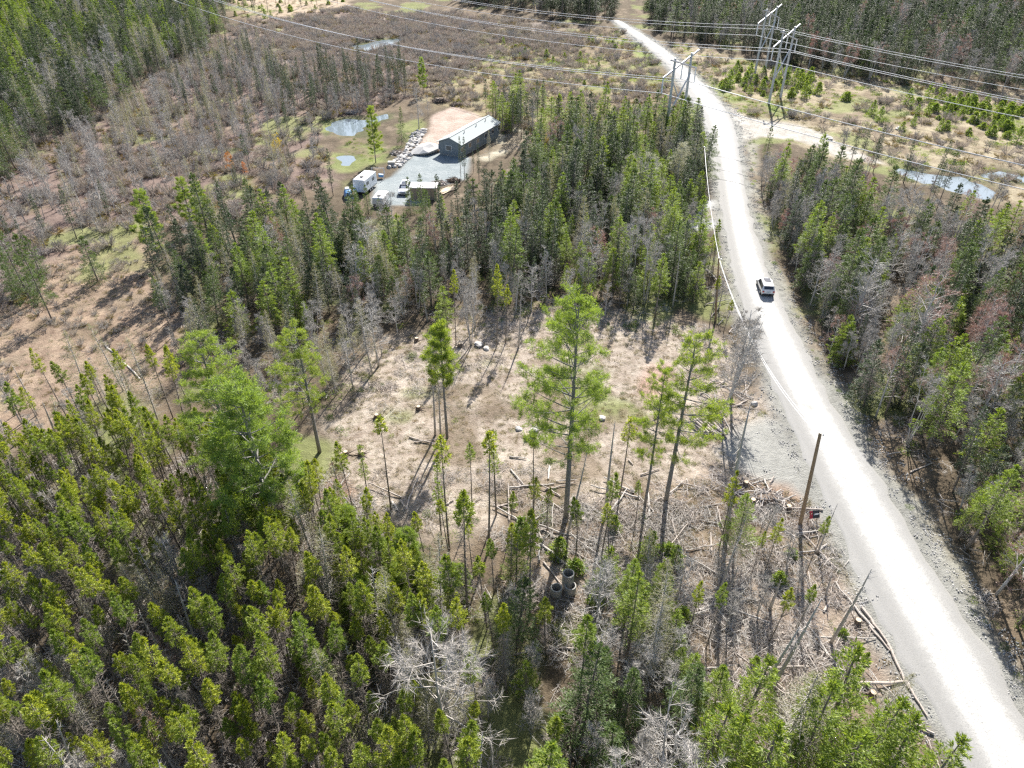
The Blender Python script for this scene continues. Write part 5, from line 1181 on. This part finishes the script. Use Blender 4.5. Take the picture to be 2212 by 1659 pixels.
hb('ridge_cap', (0, 0, 4.30), (LEN + .72, .35, .06), 'roofing')
for vx in (-4, 1.5, 6): mb = MB(); tube(mb, [(vx, -.8, 3.9), (vx, -.8, 4.6)], .09, 8); mb.build('vent_pipe', M['galv'], t)

def trailer(label, p_, L, W, H, rz, name='travel_trailer'):
    x, y = ground_at(*p_); t = empty(name, (x, y, tz(x, y)), rz); tag(t, label, 'trailer')
    mb = MB(); box(mb, (0, 0, .6 + H / 2), (L, W, H), taper=(.97, .94)); bevel(mb.build('body', M['white_sheet'], t), .15, 3)
    mb = MB(); box(mb, (0, 0, .6 + H + .02), (L * .9, W * .84, .05)); mb.build('roof', M['white_sheet'], t)
    for s in (1, -1):
        for wx in (-.25 * L, .2 * L):
            if H > 1.5: mb = MB(); box(mb, (wx, s * (W / 2 - .02), .6 + H * .6), (.9, .05, .55)); mb.build('window', M['glass'], t)
        for wx in (-.5, .35):
            mb = MB(); tube(mb, [(wx, s * (W / 2 - .25), .36), (wx, s * (W / 2 - .02), .36)], .36, 16); w = mb.build('wheel', M['tyre'], t)
            mb = MB(); tube(mb, [(wx, s * (W / 2 - .03), .36), (wx, s * (W / 2), .36)], .2, 10); mb.build('rim', M['rim'], w)
    mb = MB(); box(mb, (L / 2 + .5, 0, .5), (1.1, .12, .12)); mb.build('hitch', M['plastic'], t)
    mb = MB(); box(mb, (-.2 * L, 0, .6 + H + .12), (.6, .6, .18)); mb.build('roof_vent', M['plastic'], t)
    mb = MB(); box(mb, (0, 0, .52), (L * .96, W * .9, .12)); mb.build('frame', M['plastic'], t)
trailer('white travel trailer at the left end of the grey lot', C4(510, 1000), 5.6, 2.5, 2.3, math.radians(75))
trailer('low white cargo trailer in front of the travel trailer', C4(680, 1150), 4.0, 2.2, 1.2, math.radians(82), 'cargo_trailer')
x, y = ground_at(*C4(1160, 1080)); t = empty('shed', (x, y, tz(x, y)), -.03); tag(t, 'flat-roofed tan shed at the front of the grey lot', 'shed')
for s in (1, -1):
    hb('wall', (0, s * 1.25, 1.15), (4.7, .1, 2.3), 'tan'); hb('wall', (s * 2.4, 0, 1.15), (.1, 2.6, 2.3), 'tan')
hb('roof', (0, 0, 2.37), (5.1, 2.9, .12), 'trim')
for k in range(18): hb('board', (-2.25 + k * .265, -1.315, 1.15), (.24, .025, 2.26), 'tan')
hb('door', (.9, -1.34, 1.0), (.9, .04, 1.95), 'tan')
x, y = ground_at(*C4(320, 1090)); t = empty('tarp_covered_load', (x, y, tz(x, y)), .3); tag(t, 'load under a blue and white tarp left of the travel trailer', 'tarp')
mb = MB(); box(mb, (0, 0, .7), (1.7, 3.4, 1.4), taper=(.6, .8)); bevel(mb.build('tarp', M['blue_tarp'], t), .25, 3)
mb = MB(); box(mb, (0, .7, 1.5), (1.1, 1.4, .3), taper=(.6, .6)); bevel(mb.build('white_cover', M['white_sheet'], t), .1, 2)
x, y = ground_at(*C4(650, 870)); t = empty('metal_frame', (x, y, tz(x, y))); tag(t, 'thin metal frame with blue parts behind the travel trailer', 'frame')
mb = MB()
for s in (-1, 1):
    for u in (-1, 1): tube(mb, [(s * 1.2, u * .9, 0), (s * 1.2, 0, 2.1)], .05, 6)
tube(mb, [(-1.3, 0, 2.1), (1.3, 0, 2.1)], .05, 6); mb.build('posts', M['galv'], t)
mb = MB(); box(mb, (.5, 0, .6), (.9, .7, .5), .3, .2); mb.build('blue_seat', M['blue_tarp'], t)
x, y = ground_at(*C4(795, 730)); o = MB(); box(o, (0, 0, .45), (1.5, 1.1, .9)); o = o.build('concrete_block', M['concrete']); o.location = (x, y, tz(x, y)); bevel(o, .04); tag(o, 'square grey concrete block at the lower end of the boulder row', 'concrete block')
x, y = ground_at(*C4(1400, 1010)); t = empty('plank_pile', (x, y, tz(x, y)), .9); tag(t, 'pile of pale planks right of the tan shed', 'plank pile')
for k in range(12): hb('plank', ((k % 4) * .1, (k % 6 - 2.5) * .3, .08 + (k // 6) * .1), (4.2, .26, .07), 'cutface', rz=(k * 37 % 7 - 3) * .03)

# ------------------------------------------------------------------ transmission towers
M['pole_steel'] = plain('weathered_grey_pole', (.50, .51, .53), .55, .1)
M['arm'] = plain('pale_cross_arm', (.45, .45, .48), .5, .1)
M['insul'] = plain('white_insulators', (.80, .80, .82), .3)
M['cable'] = plain('aluminium_conductor', (.70, .70, .72), .5, 0)
TH = 17.3
def q6(x, y): return ((2000 + x * .2532) * .72, (y * .2532) * .72)
tops = [(q6(1190, 105), q6(1370, 85)), (q6(1385, 370), q6(1590, 290)), (q6(100, 705), q6(255, 650))]
TW = [(np.array(ground_at(*a, TH)), np.array(ground_at(*b, TH))) for a, b in tops]
vs = [b - a for a, b in TW]; print('tower vectors', vs)
u_ = unit(sum(vs)); u_ = unit(u_ * .5 + np.array([.61, .79]) * .5); Dn = np.array([-u_[1], u_[0]]); SPC = 7.2
att = []
names = ['rear one of the twin transmission towers, nearest the tree wall', 'front one of the twin transmission towers, by the side track', 'transmission tower left of the road at the end of the middle wood']
for (a, b), lb in zip(TW, names):
    c = a + u_ * SPC / 2; t = empty('transmission_tower', (c[0], c[1], tz(c[0], c[1]))); tag(t, lb, 'power pylon', 'wooden H-frame transmission towers')
    U = np.array([u_[0], u_[1], 0]); W = np.array([Dn[0], Dn[1], 0]); Zv = np.array([0, 0, 1.])
    for s in (-1, 1):
        mb = MB(); tube(mb, [U * s * SPC / 2, U * s * SPC / 2 * .97 + Zv * TH], [.34, .25], 8); mb.build('pole', M['pole_steel'], t)
        mb = MB(); tube(mb, [U * s * SPC / 2 + Zv * 5.0 + W * .25, -U * s * SPC / 2 + Zv * 13.2 + W * .25 * s], .17, 6); mb.build('brace', M['pole_steel'], t)
    hc = 15.6
    mb = MB(); tube(mb, [-U * 7.2 + Zv * (hc - 1.7) + W * .3, U * 7.2 + Zv * (hc + 1.7) + W * .3], .20, 6); mb.build('cross_arm', M['arm'], t)
    mb = MB(); tube(mb, [-U * 5.9 + Zv * (hc + 1.7) - W * .3, U * 5.9 + Zv * (hc - 1.7) - W * .3], .17, 6); mb.build('cross_arm', M['arm'], t)
    P3 = []
    for P in (-U * 7.1 + Zv * (hc - 1.8) + W * .3, Zv * (hc - .1), U * 5.8 + Zv * (hc - 1.8) - W * .3):
        mb = MB(); k = 13; zz_ = np.linspace(0, -2.9, k * 2); tube(mb, [P + Zv * v for v in zz_], [.17 if i % 2 else .10 for i in range(k * 2)], 8); mb.build('insulator', M['insul'], t)
        P3.append(P + Zv * -2.95 + np.array([c[0], c[1], t.location[2]]))
    att.append(P3)
def wire(pts3, sags, r, name, label, group, cat='wire', mat='cable'):
    P = []
    for (a, b), sg in zip(zip(pts3[:-1], pts3[1:]), sags):
        s = np.linspace(0, 1, 30)[:, None]; seg = np.array(a) * (1 - s) + np.array(b) * s; seg[:, 2] -= (4 * sg * s * (1 - s))[:, 0]; P.append(seg if not P else seg[1:])
    mb = MB(); tube(mb, np.concatenate(P), r, 6); o = mb.build(name, M[mat], smooth=True); return tag(o, label, cat, group)
for P3, ln in zip(att, ('rear line at the tree wall', 'middle line over the side track', 'front line over the heath')):
    for P, w in zip(P3, ('left', 'middle', 'right')):
        A = P + np.array([Dn[0], Dn[1], 0]) * 210; B = P - np.array([Dn[0], Dn[1], 0]) * 190 - np.array([0, 0, 1.0])
        wire([A, P, B], [4.5, 4.0], .068, 'conductor', '%s conductor of the %s' % (w, ln), 'conductors of the transmission lines')

# ------------------------------------------------------------------ roadside poles, wires and sign
M['pole_wood'] = plain('brown_utility_pole', (.30, .21, .13), .8, var=.25, scale=3)
def upole(base, H, top, label, r=.17):
    bx, by = ground_at(*base); tx, ty = ground_at(*top, H) ; z0 = tz(bx, by); t = empty('utility_pole', (bx, by, z0)); tag(t, label, 'utility pole')
    T = np.array([tx - bx, ty - by, H - z0]); mb = MB(); tube(mb, [(0, 0, -.1), T * .5, T], [r, r * .85, r * .7], 12); mb.build('pole', M['pole_wood'], t)
    mb = MB(); tube(mb, [T + [0, 0, -.02], T + [0, 0, .10]], r * .55, 8); mb.build('cap', M['galv'], t)
    mb = MB(); tube(mb, [T * .985 + [.12, 0, 0], T * .985 + [.3, 0, .05]], .04, 6); tube(mb, [T * .985 + [.3, 0, -.1], T * .985 + [.3, 0, .12]], .06, 8); mb.build('insulator', M['insul'], t)
    return np.array([bx, by, z0]) + T
hp3 = 10.6
T3_ = upole((1729, 1132), hp3, (1772, 936), 'brown utility pole leaning right beside the road in the foreground', .19)
T2_ = upole((1546, 690), 9.3, (1553, 558), 'utility pole half hidden on the road verge above the log pile', .15)
T1_ = upole((1523, 425), 9.3, (1521, 318), 'far utility pole at the top of the roadside wires', .15)
M['white_cable'] = plain('white_service_wire', (.82, .82, .82), .5)
for k, off in enumerate((0, .45)):
    o3 = np.array([off * .3 + .1, 0, -.15 - off]); wire([T1_ + o3, T2_ + o3, T3_ + o3], [1.0, 2.2], .024, 'service_wire', ('upper' if k == 0 else 'lower') + ' pale wire strung between the roadside utility poles', 'wires between the utility poles', 'wire', 'white_cable')
x, y = ground_at(1754, 1127); t = empty('real_estate_sign', (x, y, tz(x, y)), .15); tag(t, 'small red and black sign with white print beside the utility pole', 'sign')
M['sign_red'] = plain('red_sign_print', (.55, .04, .06), .5); M['sign_black'] = plain('black_sign_print', (.03, .03, .035), .5)
hb('post', (-.42, 0, .6), (.07, .07, 1.3), 'tan', ry=.1); hb('post', (.42, 0, .6), (.07, .07, 1.3), 'tan', ry=.1)
pn = hb('panel', (0, 0, 1.05), (1.0, .04, .75), 'sign_black', rx=-.5)
hb('red_field', (-.36, -.035, 1.05), (.28, .02, .72), 'sign_red', pn, rx=-.5)
for k in range(3): hb('white_print', (.13, -.04 - (k - 1) * -.10, 1.05 - (k - 1) * .19), (.48, .012, .07), 'trim', pn, rx=-.5)


# ------------------------------------------------------------------ tell look-alikes apart by their order in the photo
dup = defaultdict(list)
for o in sc.objects:
    if o.parent is None and o.get('label'): dup[o['label']].append(o)
ORD = ['leftmost', 'second', 'third', 'fourth', 'fifth', 'sixth', 'seventh', 'eighth', 'ninth', 'tenth']
NUM = ['', '', 'two', 'three', 'four', 'five', 'six', 'seven', 'eight', 'nine', 'ten']
for lb, L in dup.items():
    if not 2 <= len(L) <= 10: continue
    L.sort(key=lambda o: float(measured(o.location.x, o.location.y, 0.0)[0])); n = len(L)
    for i, o in enumerate(L):
        s = 'leftmost of ' + NUM[n] if i == 0 else ('rightmost of ' + NUM[n] if i == n - 1 else ORD[i] + ' of ' + NUM[n] + ' from left')
        s2 = 'leftmost' if i == 0 else ('rightmost' if i == n - 1 else ORD[i] + ' from left')
        full = lb + ', ' + s
        if len(full.split()) > 16: full = lb + ', ' + s2
        if len(full.split()) > 16: full = full.split(' ', 1)[1]
        o['label'] = full
print('longest label', max(len(o['label'].split()) for o in sc.objects if o.get('label')))
